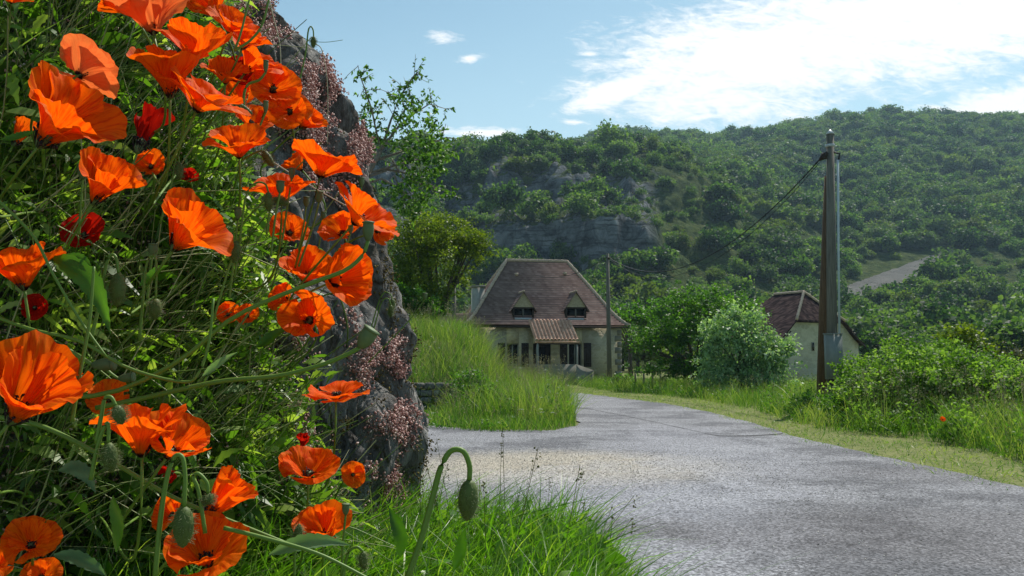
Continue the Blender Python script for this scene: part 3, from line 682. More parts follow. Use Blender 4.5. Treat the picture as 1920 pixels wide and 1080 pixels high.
# quoins at the right corner
q = MB()
for i in range(9): q.box((wx1-(.38 if i % 2 else .24), wy0-.012, .05+i*.33), (wx1+.012, wy0+.3, .36+i*.33))
q.build('quoins', M['render'], house)
# dormers
for cx_ in (981.5, 1080):
    yf = .62; xc, _ = hf.px(cx_, 575, yf); zb = float(z_of_s(yf/3.9))-.05; _, ze = hf.px(cx_, 576, yf); _, za = hf.px(cx_, 547, yf)
    hw = .6
    d = MB().box((xc-hw, yf, zb), (xc-hw+.09, 2.3, ze)).box((xc+hw-.09, yf, zb), (xc+hw, 2.3, ze)).box((xc-hw+.09, yf, zb), (xc+hw-.09, yf+.1, zb+.1)).box((xc-hw+.09, yf, ze-.09), (xc+hw-.09, yf+.1, ze)).build('dormer', M['wood_dark'], house)
    MB().poly([(xc-hw, yf-.01, ze+.002), (xc+hw, yf-.01, ze+.002), (xc, yf-.01, za-.06)]).poly([(xc-hw, yf+.03, ze+.002), (xc, yf+.03, za-.06), (xc+hw, yf+.03, ze+.002)]).build('gable_boards', M['wood_pale'], d)
    MB().box((xc-hw+.09, yf+.14, zb+.05), (xc+hw-.09, yf+.16, ze-.05)).build('pane', M['glass'], d)
    MB().box((xc-.05, yf+.04, zb+.1), (xc+.03, yf+.09, ze-.09)).build('mullion', M['pole2x'], d)
    MB().tube([(xc-.5, yf-.1, zb+.06), (xc+.42, yf-.1, zb+.06)], .055, 10).build('sill', M['zinc'], d)
    rf = MB(); ov = .12; hw2 = hw+.17; zl = ze-.17*(za-ze)/hw
    rows = 7; va = []
    for s_ in (-1, 1):
        for i in range(rows):
            f0, f1 = i/rows, (i+1)/rows
            def pt(f, y_, up): return (xc+s_*hw2*(1-f), y_, zl+(za-zl)*f+up)
            V4 = [pt(f0, yf-ov, .045), pt(f0, 2.7, .045), pt(f1, 2.7, .01), pt(f1, yf-ov, .01)]
            rf.add(np.array(V4), np.array([[0, 1, 2, 3]])); va += [i+40]*4
            V4 = [pt(f0, yf-ov, .045), pt(f0, 2.7, .045), pt(f0, 2.7, -.0), pt(f0, yf-ov, -.0)]; rf.add(np.array(V4), np.array([[0, 1, 2, 3]])); va += [i+40]*4
        V4 = [pt(0, yf-ov, -.03), pt(0, 2.7, -.03), pt(1, 2.7, -.03), pt(1, yf-ov, -.03)]; rf.add(np.array(V4), np.array([[0, 1, 2, 3]])); va += [44]*4
        V4 = [pt(0, yf-ov, -.03), pt(1, yf-ov, -.03), pt(1, yf-ov, .03), pt(0, yf-ov, .04)]; rf.add(np.array(V4), np.array([[0, 1, 2, 3]])); va += [44]*4
    mob('dormer_roof', np.concatenate(rf.v), np.concatenate(rf.f[4]), M['tile'], d, var=np.array(va))
    capline([(xc, yf-ov, za+.03), (xc, 2.6, za+.03)], .06, 'ridge_tiles', d, M['mortar'])
# porch
py0, py1 = -1.5, .42
xa, _ = hf.px(991, 601, .3); xb, _ = hf.px(1071, 601, .3); zt = hf.px(1030, 601, .3)[1]; zb = hf.px(1040, 640, py0)[1]
nx, ny = 12*10+1, 9; u = np.linspace(0, 1, nx); col_ = np.abs(np.sin(u*np.pi*12))**.8*.11
P_ = []
for j in range(ny):
    for e_ in (0, 1):
        f = (j+e_)/ny; y_ = py0+(py1-py0)*f; z_ = zb+(zt-zb)*f
        P_.append(np.stack([xa+(xb-xa)*u, np.full(nx, y_), z_+col_*(1.0 if e_ == 0 else .8)+(.035 if e_ == 0 else 0)], -1))
mb = MB(); mb.grid(np.array(P_)); mb.box((xa, py0+.01, zb-.09), (xb, py0+.08, zb+.02)); porch = mb.build('porch_roof', M['roman'], house, smooth=False)
MB().box((xa, py0+.02, zb-.16), (xb, py0+.14, zb-.092)).build('beam', M['wood_dark'], porch)
x_, _ = hf.px(1082, 660, py0+.08)
MB().tube([(x_, py0+.08, 0), (x_, py0+.08, zb-.1)], .055, 8).build('porch_post', M['frame'], house)
x_ = xa+.15; MB().tube([(x_, py0+.08, 0), (x_, py0+.08, zb-.1)], .07, 8).build('porch_post', M['frame'], house)
x0, zpw = hf.px(1000, 683, py0); x1, _ = hf.px(1080, 683, py0); x2, z2 = hf.px(1112, 694, py0)
mb = MB(); mb.box((x0, py0-.1, 0), (x1, py0+.12, zpw))
mb.add(np.array([(x1, py0-.1, 0), (x2, py0-.1, 0), (x2, py0-.1, z2), (x1, py0-.1, zpw), (x1, py0+.12, 0), (x2, py0+.12, 0), (x2, py0+.12, z2), (x1, py0+.12, zpw)]), np.array([[0, 1, 2, 3], [5, 4, 7, 6], [3, 2, 6, 7], [1, 5, 6, 2]]))
mb.build('porch_parapet', M['render'], house)
# chimney
x0, _ = hf.px(885, 560, 3.0); x1, _ = hf.px(907, 560, 3.0); _, zc = hf.px(896, 540, 3.0)
ch = MB().box((x0, 2.65, 2.4), (x1, 3.35, zc)).build('chimney', M['concrete'], house)
MB().box((x0-.06, 2.59, zc), (x1+.06, 3.41, zc+.14)).build('chimney_cap', M['render'], ch)
# low annexe to the left
an = MB(); an.box((-1.7, 1.6, -.1), (.33, 6.2, 2.7)); ann = an.build('annexe', M['house_wall'], house)
V_ = []; Fq = []; va = []
for i in range(10):
    f0, f1 = i/10, (i+1)/10
    V_ += [(-2.0, 1.2+2.7*f0, 2.75+1.3*f0+.04), (.6, 1.2+2.7*f0, 2.75+1.3*f0+.04), (.6, 1.2+2.7*f1, 2.75+1.3*f1), (-2.0, 1.2+2.7*f1, 2.75+1.3*f1)]; Fq.append([4*i, 4*i+1, 4*i+2, 4*i+3]); va += [i+60]*4
    if i: Fq.append([4*i-2+1, 4*i-2, 4*i+1, 4*i])
mob('annexe_roof', np.array(V_), np.array(Fq), M['tile'], ann, var=np.array(va))
# ================================================================== BARN
ba = R(31); BO = at(1455, 640, 53.0); BO.z = 0; bf = Frame(BO, ba)
barn = empty('stone_barn', BO, 'small stone barn with dark half-hipped tiled roof behind the tall utility pole', 'barn', rz=ba)
xr, _ = bf.px(1622, 655, 0); BW = xr; BD = 6.5; zr = bf.px(1515, 548, 1.3)[1]; zhip = bf.px(1512, 600, 0)[1]; zeL = bf.px(1455, 632, 0)[1]; ze = zeL-.35
bx = np.array([0, .10, .22, .4, .75, 1.0]); bz = np.array([0, .07, .18, .38, .74, 1.0])
nx, ny = 61, 60; xs_ = np.linspace(0, BW, nx); yb = np.linspace(0, BD, ny)
def bprof(x): return ze+(zr-ze)*np.interp(1-np.abs(x-BW/2)/(BW/2), bx, bz)
def bhip(y): return np.minimum(zhip+(zr-zhip)*y/1.35, ze+.3+(zr-ze-.3)*(BD-y)/2.6)
XX, Y2 = np.meshgrid(xs_, yb, indexing='ij'); ZZ = np.minimum(bprof(XX), bhip(Y2)); 
Zu = ZZ-.12
mb = MB(); mb.grid(np.stack([XX, Y2, ZZ], -1)); mb.grid(np.stack([XX, Y2, Zu], -1)[::-1])
for sl in ((slice(None), 0), (slice(None), -1), (0, slice(None)), (-1, slice(None))):
    mb.grid(np.stack([np.stack([XX[sl], Y2[sl], ZZ[sl]], -1), np.stack([XX[sl], Y2[sl], Zu[sl]], -1)], 0))
Vb = np.concatenate(mb.v); m_, g = mat('barn_roof_tiles'); tc = g.n('ShaderNodeTexCoord'); sp_ = g.n('ShaderNodeSeparateXYZ'); g.l(tc.outputs['Object'], sp_.inputs[0])
zz_ = g.m('MULTIPLY', sp_.outputs[2], 7.5); fr = g.m('FRACT', zz_); row = g.m('FLOOR', zz_)
cb = g.n('ShaderNodeCombineXYZ'); g.l(g.m('FLOOR', g.m('ADD', g.m('MULTIPLY', g.m('ADD', sp_.outputs[0], sp_.outputs[1]), 5.5), g.m('MULTIPLY', row, .5))), cb.inputs[0]); g.l(row, cb.inputs[1])
wn = g.n('ShaderNodeTexWhiteNoise', noise_dimensions='2D'); g.l(cb.outputs[0], wn.inputs['Vector'])
f = g.m('ADD', g.m('MULTIPLY', wn.outputs[0], .6), g.m('MULTIPLY', g.noise(tc.outputs['Object'], 1.5, 5), .4))
out(g, prin(g, g.ramp(f, [(.2, (.02, .014, .015)), (.5, (.04, .025, .026)), (.85, (.09, .06, .055))]), .98, .03, g.bump(g.m('SUBTRACT', 1.0, fr), .5, .02)))
broof = mob('roof', Vb, [np.concatenate(mb.f[4])], m_, barn)
hp = []
for y_ in np.linspace(0, 1.35, 8):
    zt_ = float(bhip(np.array([y_]))[0]); c_ = np.interp((zt_-ze)/(zr-ze), bz, bx); hp.append((y_, (1-c_)*BW/2, zt_))
for s_ in (-1, 1): capline([(BW/2+s_*d_, y_, z_+.03) for y_, d_, z_ in hp], .09, 'hip_tiles', broof, M['mortar'], .34)
yk = BD-2.6*1.0; capline([(BW/2, 1.35, zr+.03), (BW/2, yk, zr+.03)], .09, 'ridge_tiles', broof, M['mortar'], .34)
g0 = [(x_, min(float(bprof(x_)), zhip)-.14) for x_ in np.linspace(.28, BW-.28, 30)]
mb = MB(); fp = [(.28, .3, -.1)]+[(x_, .3, z_) for x_, z_ in g0]+[(BW-.28, .3, -.1)]
mb.poly(fp[::-1]); bp_ = [(a, BD-.4, min(c, ze+.1)) for a, b, c in fp]; mb.poly(bp_)
mb.add(np.array([(.28, .3, -.1), (.28, BD-.4, -.1), (.28, BD-.4, ze-.02), (.28, .3, ze-.02), (BW-.28, .3, -.1), (BW-.28, BD-.4, -.1), (BW-.28, BD-.4, ze-.02), (BW-.28, .3, ze-.02)]), np.array([[0, 1, 2, 3], [4, 7, 6, 5]]))
mb.build('wall', M['barn_wall'], barn)
x_, z_ = bf.px(1524, 650, .3); sl = MB().box((x_-.13, .27, z_-.28), (x_+.13, .297, z_+.28)).build('window', M['render'], barn); MB().box((x_-.08, .262, z_-.24), (x_+.08, .268, z_+.24)).build('pane', M['glass'], sl)
for s_ in (-1, 1):
    P_ = [(BW/2+s_*(BW/2-d_), -.05, float(bprof(BW/2+s_*(BW/2-d_)))-.2) for d_ in (0.02, .4, .9, 1.3)]
    MB().tube(P_, .05, 5).build('rafter_end', M['wood_dark'], barn)
# ================================================================== POLES AND CABLES
def pole_mat(name, c):
    m_, g = mat(name); tc = g.n('ShaderNodeTexCoord'); mp = g.n('ShaderNodeMapping'); g.l(tc.outputs['Object'], mp.inputs[0]); mp.inputs['Scale'].default_value = (30, 30, 1.2)
    n_ = g.noise(mp.outputs[0], 1, 6, .7); out(g, prin(g, g.ramp(n_, [(.3, tuple(x*.5 for x in c)), (.7, tuple(x*1.4 for x in c))]), .85, .2, g.bump(n_, .5, .01))); return m_
M['pole'] = pole_mat('weathered_pole_wood', (.145, .135, .115)); M['pole2'] = pole_mat('brown_pole_wood', (.12, .075, .045))
M['conduit'] = simple('pale_plastic_conduit', (.42, .50, .55), .5, .4, .08)
M['cable'] = simple('black_cable', (.02, .02, .02), .6, .3, .1)
M['box'] = simple('grey_green_meter_box', (.20, .215, .20), .6, .3, .15, 4)
NB = gp(1561, 764); NB = Vector((NB.x, NB.y, 0)); ND = NB.y
pole = empty('utility_pole', NB, 'tall grey utility pole with pale conduit and meter box, braced by a second brown pole', 'utility pole')
def rel(px_, py_, dy=0.0): return at(px_, py_, ND+dy)-NB
pt_, pb_ = rel(1556.5, 252), Vector((0, 0, -.3))
MB().tube([pb_, pb_.lerp(pt_, .5), pt_], [.16, .138, .105], 14).build('post', M['pole'], pole, smooth=True)
MB().tube([pt_, pt_+Vector((0, 0, .02)), pt_+Vector((0, 0, .15))], [.125, .125, .01], 12).build('cap', M['zinc'], pole)
MB().tube([rel(1541, 770, .9), rel(1546, 560, .55), rel(1553, 330, .2)], [.17, .15, .11], 12).build('brace_post', M['pole2'], pole, smooth=True)
MB().tube([rel(1571, 300, -.12), rel(1572, 450, -.14), rel(1574, 626, -.16)], .034, 8).build('conduit', M['conduit'], pole)
MB().tube([rel(1572, 302, -.1), rel(1574, 288, -.1), rel(1560, 285, -.05)], .03, 6).build('cable_loop', M['cable'], pole)
b0, b1 = rel(1549, 711, -.25), rel(1577, 625, -.25)
mb = MB().box((b0.x, -.33, b0.z), (b1.x, -.16, b1.z-.03)).box((b0.x-.02, -.35, b1.z-.028), (b1.x+.02, -.14, b1.z)); bx_ = mb.build('meter_box', M['box'], pole)
MB().box((b0.x+.04, -.345, b0.z+.06), (b1.x-.04, -.332, b1.z-.1)).build('box_door', M['box'], bx_)
MB().box((b0.x+.06, -.30, -.1), (b1.x-.06, -.18, b0.z-.002)).build('box_foot', M['wood_dark'], bx_)
MB().tube([rel(1556, 276)+Vector((0, 0, 0)), rel(1556, 276)+Vector((0, 0, .08))], .135, 12).build('band', M['zinc'], pole)
cl0 = rel(1536, 300, -.1)
MB().tube([rel(1551, 286, -.1), rel(1545, 293, -.1), cl0], [.05, .11, .035], 8).build('cable_clamp', M['wood_dark'], pole)
FB = gp(1143, 724); FB.z = 0; FD = FB.y
fp_ = empty('utility_pole', FB, 'slim dark utility pole standing in front of the stone house', 'utility pole')
ft = at(1139, 476, FD)-FB
MB().tube([(0, 0, -.2), ft*.5, ft], [.13, .11, .08], 10).build('post', M['pole'], fp_, smooth=True)
MB().tube([ft*.965+Vector((0, -.1, 0)), ft*.965+Vector((.16, -.1, 0))], .05, 6).build('insulator', M['wood_dark'], fp_)
TB = at(852, 660, 38); TB.z = 1.4
tp = tag(MB().tube([TB, at(851.5, 531, 38)], [.09, .075], 8).build('old_post', M['pole'], smooth=True), 'short grey post standing in the grass left of the house', 'post')
def cable(a, b, sag, r, label, group=None):
    P_ = [a.lerp(b, t)-Vector((0, 0, sag*4*t*(1-t))) for t in np.linspace(0, 1, 40)]
    mb = MB().tube(P_, r, 5); o = mb.build('overhead_cable', M['cable'], smooth=True); tag(o, label, 'cable', group); return o
cs = NB+cl0; ce = FB+ft*.965+Vector((.1, -.1, 0))
cable(cs, ce, 1.75, .019, 'thick black cable sagging from the tall pole to the slim pole, upper of the two')
cable(cs+Vector((0, 0, -.08)), ce+Vector((0, 0, -.06)), 1.95, .010, 'thin black cable sagging from the tall pole to the slim pole, lower of the two')
he = HO+hf.e1*2.0+hf.e2*1.0; he.z = 5.0
cable(ce+Vector((-.15, 0, .05)), HO+hf.e1*4.4+hf.e2*2.6+Vector((0, 0, 6.3)), .5, .014, 'thin black cable running from the slim pole across the house roof')
# small fence post and pasture fence by the big shrub
for i, (px_, py_) in enumerate([(1190, 716), (1206, 718), (1222, 718), (1237, 722)]):
    b = gp(px_, 738); D_ = 40; b = Vector(((px_-960)/F*D_, D_, 0)); hh_ = at(px_, 700, D_).z
    o = MB().tube([b-Vector((0, 0, .1)), Vector((b.x, b.y, hh_))], .05, 6).build('fence_post', M['pole']); tag(o, 'weathered wooden fence post under the big dark shrub', 'fence post', 'fence posts under the big shrub')
# low dry-stone wall under the island bank
wl = gp(760, 770); mb = MB(); rw = random.Random(3); xw = -3.6
for row in range(4):
    x_ = -3.9+rw.random()*.2
    while x_ < -1.45:
        L_ = rw.uniform(.2, .5); c = np.array([x_+L_/2, 22.75+rw.uniform(-.03, .03)+row*.03, .1+row*.19]); h = np.array([L_*.49, .2, .088])
        th, ph = np.meshgrid(np.linspace(0, 2*np.pi, 13), np.linspace(-np.pi/2, np.pi/2, 7), indexing='ij')
        e_ = lambda v, p: np.sign(v)*np.abs(v)**p
        S = np.stack([e_(np.cos(ph), .4)*e_(np.cos(th), .4), e_(np.cos(ph), .4)*e_(np.sin(th), .4), e_(np.sin(ph), .4)], -1)
        S = S*(1+.12*rw.uniform(-1, 1)*np.sin(3*th+rw.random()*6)[..., None]); mb.grid(S*h+c); x_ += L_
tag(mb.build('dry_stone_wall', M['wallstone'], smooth=True), 'low grey dry-stone wall half hidden by grass beyond the side road', 'wall')
# ================================================================== BUSHES AND TREES NEARBY
tree_thing('yellow_green_tree', 'airy yellow-green tree standing left of the house behind the tall grass', 'tree', plobes([(812, 480, 78, 90, 33, 2.0), (775, 555, 62, 50, 32.5, 1.4), (895, 455, 34, 36, 33, 1.0), (770, 480, 60, 75, 33, 1.6), (878, 462, 38, 36, 33, 1.1), (800, 430, 50, 38, 33, 1.2), (855, 450, 50, 40, 33, 1.2), (735, 540, 50, 70, 33, 1.3), (800, 565, 44, 42, 32, 1.2)]), 34000, .095, M['leaf_yel'], gp(815, 700)*0+Vector((-2.9, 33, .9)), .16, seed=3, shell=.5, var_amp=.7, wr=.32, up=1.0, low=.9)
tree_thing('hedgerow_bush', 'dark green bush behind the tall grass at the foot of the yellow-green tree', 'bush', plobes([(770, 575, 60, 45, 31, 1.2), (720, 560, 50, 60, 31, 1.2), (810, 588, 40, 30, 31, 1.0)]), 6000, .09, M['leaf_bush'], (-3.4, 31, 1.2), .08, seed=4, var_amp=.6)
tree_thing('big_shrub', 'large dark green shrub right of the house, widest of the garden bushes', 'shrub', plobes([(1300, 640, 75, 72, 38, 2.0), (1240, 645, 60, 60, 38, 1.7), (1345, 590, 75, 52, 38.5, 1.8), (1290, 570, 50, 36, 38.5, 1.4), (1385, 600, 45, 52, 38.5, 1.4), (1205, 655, 36, 42, 38, 1.2), (1330, 690, 60, 40, 37.6, 1.2), (1245, 697, 60, 30, 38, 1.3), (1300, 705, 70, 26, 38, 1.2)]), 21000, .10, M['leaf_bush'], (8.2, 38.3, 0), .14, seed=5, shell=.36, var_amp=.6)
tree_thing('pale_shrub', 'pale silvery green shrub in front of the big dark shrub, beside the barn', 'shrub', plobes([(1390, 660, 60, 50, 33, 1.2), (1360, 620, 42, 36, 33, 1.0), (1430, 660, 44, 40, 33, 1.0), (1345, 695, 36, 34, 33, .9), (1412, 610, 32, 26, 33, .8), (1455, 690, 28, 26, 33, .7), (1400, 712, 80, 34, 32.6, .9), (1340, 640, 26, 40, 33, .7), (1470, 650, 22, 22, 33, .6), (1385, 590, 22, 22, 33, .6)]), 15000, .12, M['leaf_pale'], (8.8, 33.2, 0), .09, seed=6, shell=.4, var_amp=.8, wr=.3, up=.1, low=1.0)
tree_thing('garden_tree', 'mid green tree between the house and the big shrub, further back', 'tree', plobes([(1180, 600, 40, 30, 62, 2), (1215, 600, 45, 34, 62, 2), (1255, 590, 40, 35, 62, 2), (1150, 605, 30, 24, 62, 2)]), 6000, .2, M['leaf_bush'], (8.6, 62, 0), .2, seed=8)
tree_thing('bramble_thicket', 'sprawling bramble thicket right of the tall pole with bright sunlit leaves', 'bramble', plobes([(1640, 740, 66, 62, 18.5, 1.1), (1720, 725, 90, 72, 18.5, 1.3), (1820, 735, 90, 66, 18, 1.2), (1910, 740, 80, 62, 18, 1.1), (1605, 705, 34, 44, 20.5, .7), (1690, 668, 45, 30, 20.5, .8), (1770, 680, 60, 42, 20, .9), (1850, 700, 50, 36, 19, .9)]), 34000, .062, M['bramble'], (8.6, 19.8, 0), .03, seed=9, shell=.3, var_amp=.7, trunk=False, low=.1)
tree_thing('thorn_bush', 'dark low bush round the foot of the tall pole', 'bush', plobes([(1530, 762, 34, 26, 21.5, .5), (1600, 770, 62, 30, 18.6, .8), (1680, 778, 70, 28, 18, .7)]), 9000, .055, M['leaf_bush'], (8.0, 20, 0), .02, seed=10, shell=.3, var_amp=.5, trunk=False, low=.1)
tree_thing('young_ash', 'upright yellow-green young tree shoots rising above the bramble thicket', 'sapling', plobes([(1800, 640, 22, 30, 23, .5), (1838, 655, 18, 26, 23, .5), (1790, 670, 20, 20, 23, .5), (1850, 690, 22, 30, 23, .5)]), 2400, .10, M['leaf_yel'], (12.2, 23, 0), .04, seed=11, var_amp=.5, wr=.35, up=.8)
tree_thing('brown_hedge', 'brownish clipped hedge behind the brambles at the right edge', 'hedge', plobes([(1900, 700, 60, 50, 24, 1.3), (1960, 700, 60, 52, 24, 1.3), (1850, 705, 24, 30, 24, .8), (2040, 700, 60, 50, 24, 1.3)]), 13000, .065, M['brown_hedge'], (14.2, 24, 0), .05, seed=12, trunk=False, shell=.25, low=.2)
tree_thing('low_bush', 'small round green bush at the foot of the slim pole', 'bush', plobes([(1150, 722, 20, 16, 41.5, .4), (1166, 714, 14, 12, 41.5, .4)]), 1500, .08, M['leaf_bush'], (5.0, 41.5, 0), .02, seed=13, trunk=False)
tree_thing('thorn_bush', 'leafy dark bush in front of the low dry-stone wall', 'bush', plobes([(880, 720, 34, 28, 22.2, .6), (868, 750, 26, 20, 21.6, .5), (905, 745, 36, 26, 21.2, .5)]), 5000, .055, M['leaf_bush'], (-1.2, 21.8, 0), .02, seed=14, trunk=False, var_amp=.8)
# plum-like tree leaning out behind the rock
TD = 7.6; tb = at(640, 470, TD); pt = empty('wild_plum_tree', tb, 'glossy-leaved young tree leaning out from behind the rock against the sky', 'tree')
br = [([(640, 470), (662, 380), (690, 325), (707, 296), (722, 262)], .035, .018), ([(700, 305), (713, 275), (704, 240), (697, 205), (686, 172), (676, 145), (671, 122)], .012, .003),
      ([(720, 265), (733, 225), (747, 188), (763, 160), (776, 142), (786, 133)], .012, .003), ([(715, 280), (745, 240), (778, 212), (805, 195), (836, 204)], .013, .003),
      ([(705, 300), (748, 286), (790, 270), (828, 262), (836, 232)], .014, .003), ([(690, 325), (735, 312), (775, 300), (820, 296), (856, 285)], .014, .003), ([(680, 335), (728, 318), (762, 325), (792, 348), (820, 362)], .013, .003),
      ([(672, 350), (715, 335), (748, 352), (770, 375), (800, 385)], .012, .003), ([(700, 300), (690, 262), (684, 228), (680, 232)], .008, .002), ([(735, 300), (760, 340), (785, 335), (842, 362)], .009, .002),
      ([(740, 330), (752, 362), (764, 392), (790, 398)], .009, .003), ([(700, 310), (690, 290), (684, 270)], .008, .002), ([(748, 205), (740, 190), (727, 170)], .005, .002), ([(740, 240), (758, 205), (768, 180)], .006, .002)]
mb = MB(); tips = []; rl = random.Random(2)
def zig(pts, D): return [at(a, b, D+rl.uniform(-.12, .12)+.006*(a-700))-tb for a, b in pts]
for pts, r0, r1 in br:
    P_ = zig(pts, TD); mb.tube(P_, np.linspace(r0, r1, len(P_)), 6)
    for a, b in zip(P_[1:], P_[2:]):
        for k in range(5):
            if pts[0] == (640, 470) and rl.random() < .9: continue
            s = a.lerp(b, rl.random()); e = s+Vector((rl.gauss(0, .10), rl.gauss(0, .12), rl.gauss(.02, .09))); mb.tube([s, s.lerp(e, .5)+Vector((0, 0, .01)), e], [.004, .003, .0015], 3); tips.append((s, e))
for cxp, cyp, rp, nn_ in ((790, 262, 42, 60), (800, 300, 45, 80), (772, 375, 36, 90), (825, 292, 26, 34), (738, 250, 30, 20), (845, 362, 14, 10), (790, 215, 30, 30), (690, 215, 14, 14), (755, 195, 26, 24), (690, 260, 16, 16)):
    for k in range(nn_):
        a_, q_ = rl.random()*6.28, rl.random()**.5*rp; s = at(cxp+q_*math.cos(a_), cyp+q_*math.sin(a_), TD+rl.uniform(-.25, .35))-tb
        e = s+Vector((rl.gauss(0, .05), rl.gauss(0, .06), rl.gauss(.02, .05))); tips.append((s, e))
mb.build('trunk', M['twig'], pt, smooth=True)
T0 = np.array([list(a) for a, b in tips]); T1 = np.array([list(b) for a, b in tips]); kk = rng.integers(0, len(tips), 4600); f_ = rng.random((4600, 1))
P_ = T0[kk]*(1-f_)+T1[kk]*f_; Dn = norm(T1[kk]-T0[kk])*.6+rng.normal(size=(4600, 3))*.7; L_ = rng.uniform(.024, .048, 4600)
V_, Fq, al, idd = ribbons(P_, Dn, L_, L_*.26, k=3, bend=np.stack([0*L_, 0*L_, -.2*L_], -1)); va = rng.random(4600)
mob('leaves', V_, Fq, M['leaf_gloss'], pt, var=va[idd])
# ================================================================== GRASSES OF THE MIDDLE DISTANCE
def grass(name, poly, n, hmin, hmax, wid, m_, label, hfun=None, lean=.25, drybias=0.0, excl=None, dens=None, kseg=3, dry=.2):
    lo, hi = poly.min(0), poly.max(0); P_ = rng.uniform(lo, hi, (int(n*2.6), 2)); P_ = P_[inpoly(P_, poly)]
    if excl is not None: P_ = P_[~excl(P_)]
    cl = np.array([noise.noise(Vector((a*.9, b*.9, 4))) for a, b in P_]); P_ = P_[rng.random(len(P_)) < .55+.9*cl+.2]; P_ = P_[:n]; n = len(P_)
    cl = np.array([noise.noise(Vector((a*.7, b*.7, 9))) for a, b in P_]); cl2 = np.array([noise.noise(Vector((a*2.5, b*2.5, 2))) for a, b in P_])
    z_ = hfun(P_[:, 0], P_[:, 1]) if hfun else np.zeros(n); P3 = np.column_stack([P_, z_-.03])
    hgt = (hmin+(hmax-hmin)*rng.random(n))*(1+.45*cl+.3*cl2)
    if dens is not None: hgt = hgt*dens(P_)
    Dn = np.column_stack([rng.normal(0, lean, (n, 2)), np.ones(n)]); bend = np.column_stack([rng.normal(0, .3, (n, 2)), -.12*np.ones(n)])*hgt[:, None]
    V_, Fq, al, idd = ribbons(P3, Dn, hgt, wid*(.6+.8*rng.random(n)), k=kseg, prof='grass', bend=bend)
    tone = np.clip(.33+.7*cl+.5*cl2+.6*(rng.random(n)-.5), 0, 1); va = np.clip(tone[idd]+drybias+al*.22+(rng.random(n) < dry)[idd]*.5*(al > .1), 0, 1)
    o = mob(name, V_, Fq, m_, var=va); return tag(o, label, 'grass', kind='stuff')
isl = np.array([list(gp(*p))[:2] for p in [(560, 798), (640, 797), (790, 801), (900, 810), (1030, 810), (1080, 799), (1072, 780), (1062, 765)]]+[[1.7, 31], [1.2, 35], [-2, 36], [-9, 40], [-9, 20]])
def isl_scale(P_): return (1-.62*sst(P_[:, 0], -1.15, -1.5)*sst(P_[:, 1], 22.9, 22.6))*1.0*sst(P_[:, 1], 17.0, 19.6)*.8+.28+.15*sst(P_[:, 0], -2.5, -1)-.35*sst(P_[:, 0], -1.2, -2.2)*sst(P_[:, 1], 22.7, 21.5)
grass('tall_grass', isl, 56000, .35, .98, .0065, M['grass'], 'tall seeding grass on the island bank between the side road and the lane', isl_h, dens=isl_scale, dry=.22)
def seeds(name, poly, n, h0, h1, hfun, label, m_, r=.012, dens=None):
    lo, hi = poly.min(0), poly.max(0); P_ = rng.uniform(lo, hi, (n*3, 2)); P_ = P_[inpoly(P_, poly)][:n]; n = len(P_)
    h = rng.uniform(h0, h1, n)*(dens(P_) if dens is not None else 1); z_ = hfun(P_[:, 0], P_[:, 1]) if hfun else np.zeros(n)
    top = np.column_stack([P_+rng.normal(0, .12, (n, 2)), z_+h]); C = np.stack([np.column_stack([P_, z_]), (np.column_stack([P_, z_])+top)/2+rng.normal(0, .02, (n, 3)), top], 1)
    V1, F1 = tubes(C, np.full((n, 3), .0025), 3)
    m = 9; P2 = np.repeat(top, m, 0)+np.column_stack([rng.normal(0, .02, (n*m, 2)), -rng.random(n*m)*.18]); V2, F2 = blobs(P2, r*(.4+rng.random(n*m)))
    V_ = np.concatenate([V1, V2]); va = np.concatenate([np.full(len(V1), .7), .75+.25*rng.random(len(V2))])
    return tag(mob(name, V_, [F1, F2+len(V1)], m_, var=va), label, 'grass', kind='stuff')
M['seed'] = foliage('grass_seed_heads', (.10, .12, .03), (.22, .20, .09), (.42, .36, .24), .3, .6, .2)
seeds('grass_seed_heads', isl, 1500, .8, 1.25, isl_h, 'feathery straw-coloured seed heads over the island grass', M['seed'], .010, isl_scale)
# band of tall grass right of the lane
front = [gp(*p) for p in [(1086, 724), (1160, 735), (1250, 742), (1330, 752), (1400, 764), (1470, 786), (1540, 806), (1640, 812), (1740, 826), (1830, 842), (1920, 868)]]
band = np.array([list(p)[:2] for p in front]+[[13.2, 8.6], [24, 12], [24, 34], [14, 41], [6, 47], [3.5, 47]])
def bandh(P_):                            # lower grass at the mown edge
    fx = np.array([[p.x, p.y] for p in front]); d = np.min(np.hypot(P_[:, None, 0]-fx[None, :, 0], P_[:, None, 1]-fx[None, :, 1]), 1)
    return .55+.45*sst(d, .2, 2.0)
grass('tall_grass', band, 66000, .28, .78, .0062, M['grass'], 'rough tall grass between the mown verge and the shrubs on the right', None, dens=bandh, dry=.2)
seeds('grass_seed_heads', band, 1100, .6, .95, None, 'pale seed heads over the rough grass on the right', M['seed'], .010, bandh)
verge = np.array([list(gp(*p))[:2] for p in edge_near]+[[9.6, 6.5], [14, 2], [24, 2], [24, 12]]+[list(p)[:2] for p in reversed(front)])
mown = np.array([[p.x-.3, p.y-.3] for p in [gp(*q) for q in edge_near]]+[[9.0, 6.3], [14, 2], [24, 2], [26, 14], [16, 18]]+[[p.x+.4, p.y+.6] for p in reversed(front)])
grass('mown_grass', mown, 60000, .04, .15, .005, M['grass'], 'short mown yellowish grass verge along the right side of the lane', None, lean=.7, drybias=.08, kseg=2, dry=.25)
# lone poppy in the far verge grass is added with the others

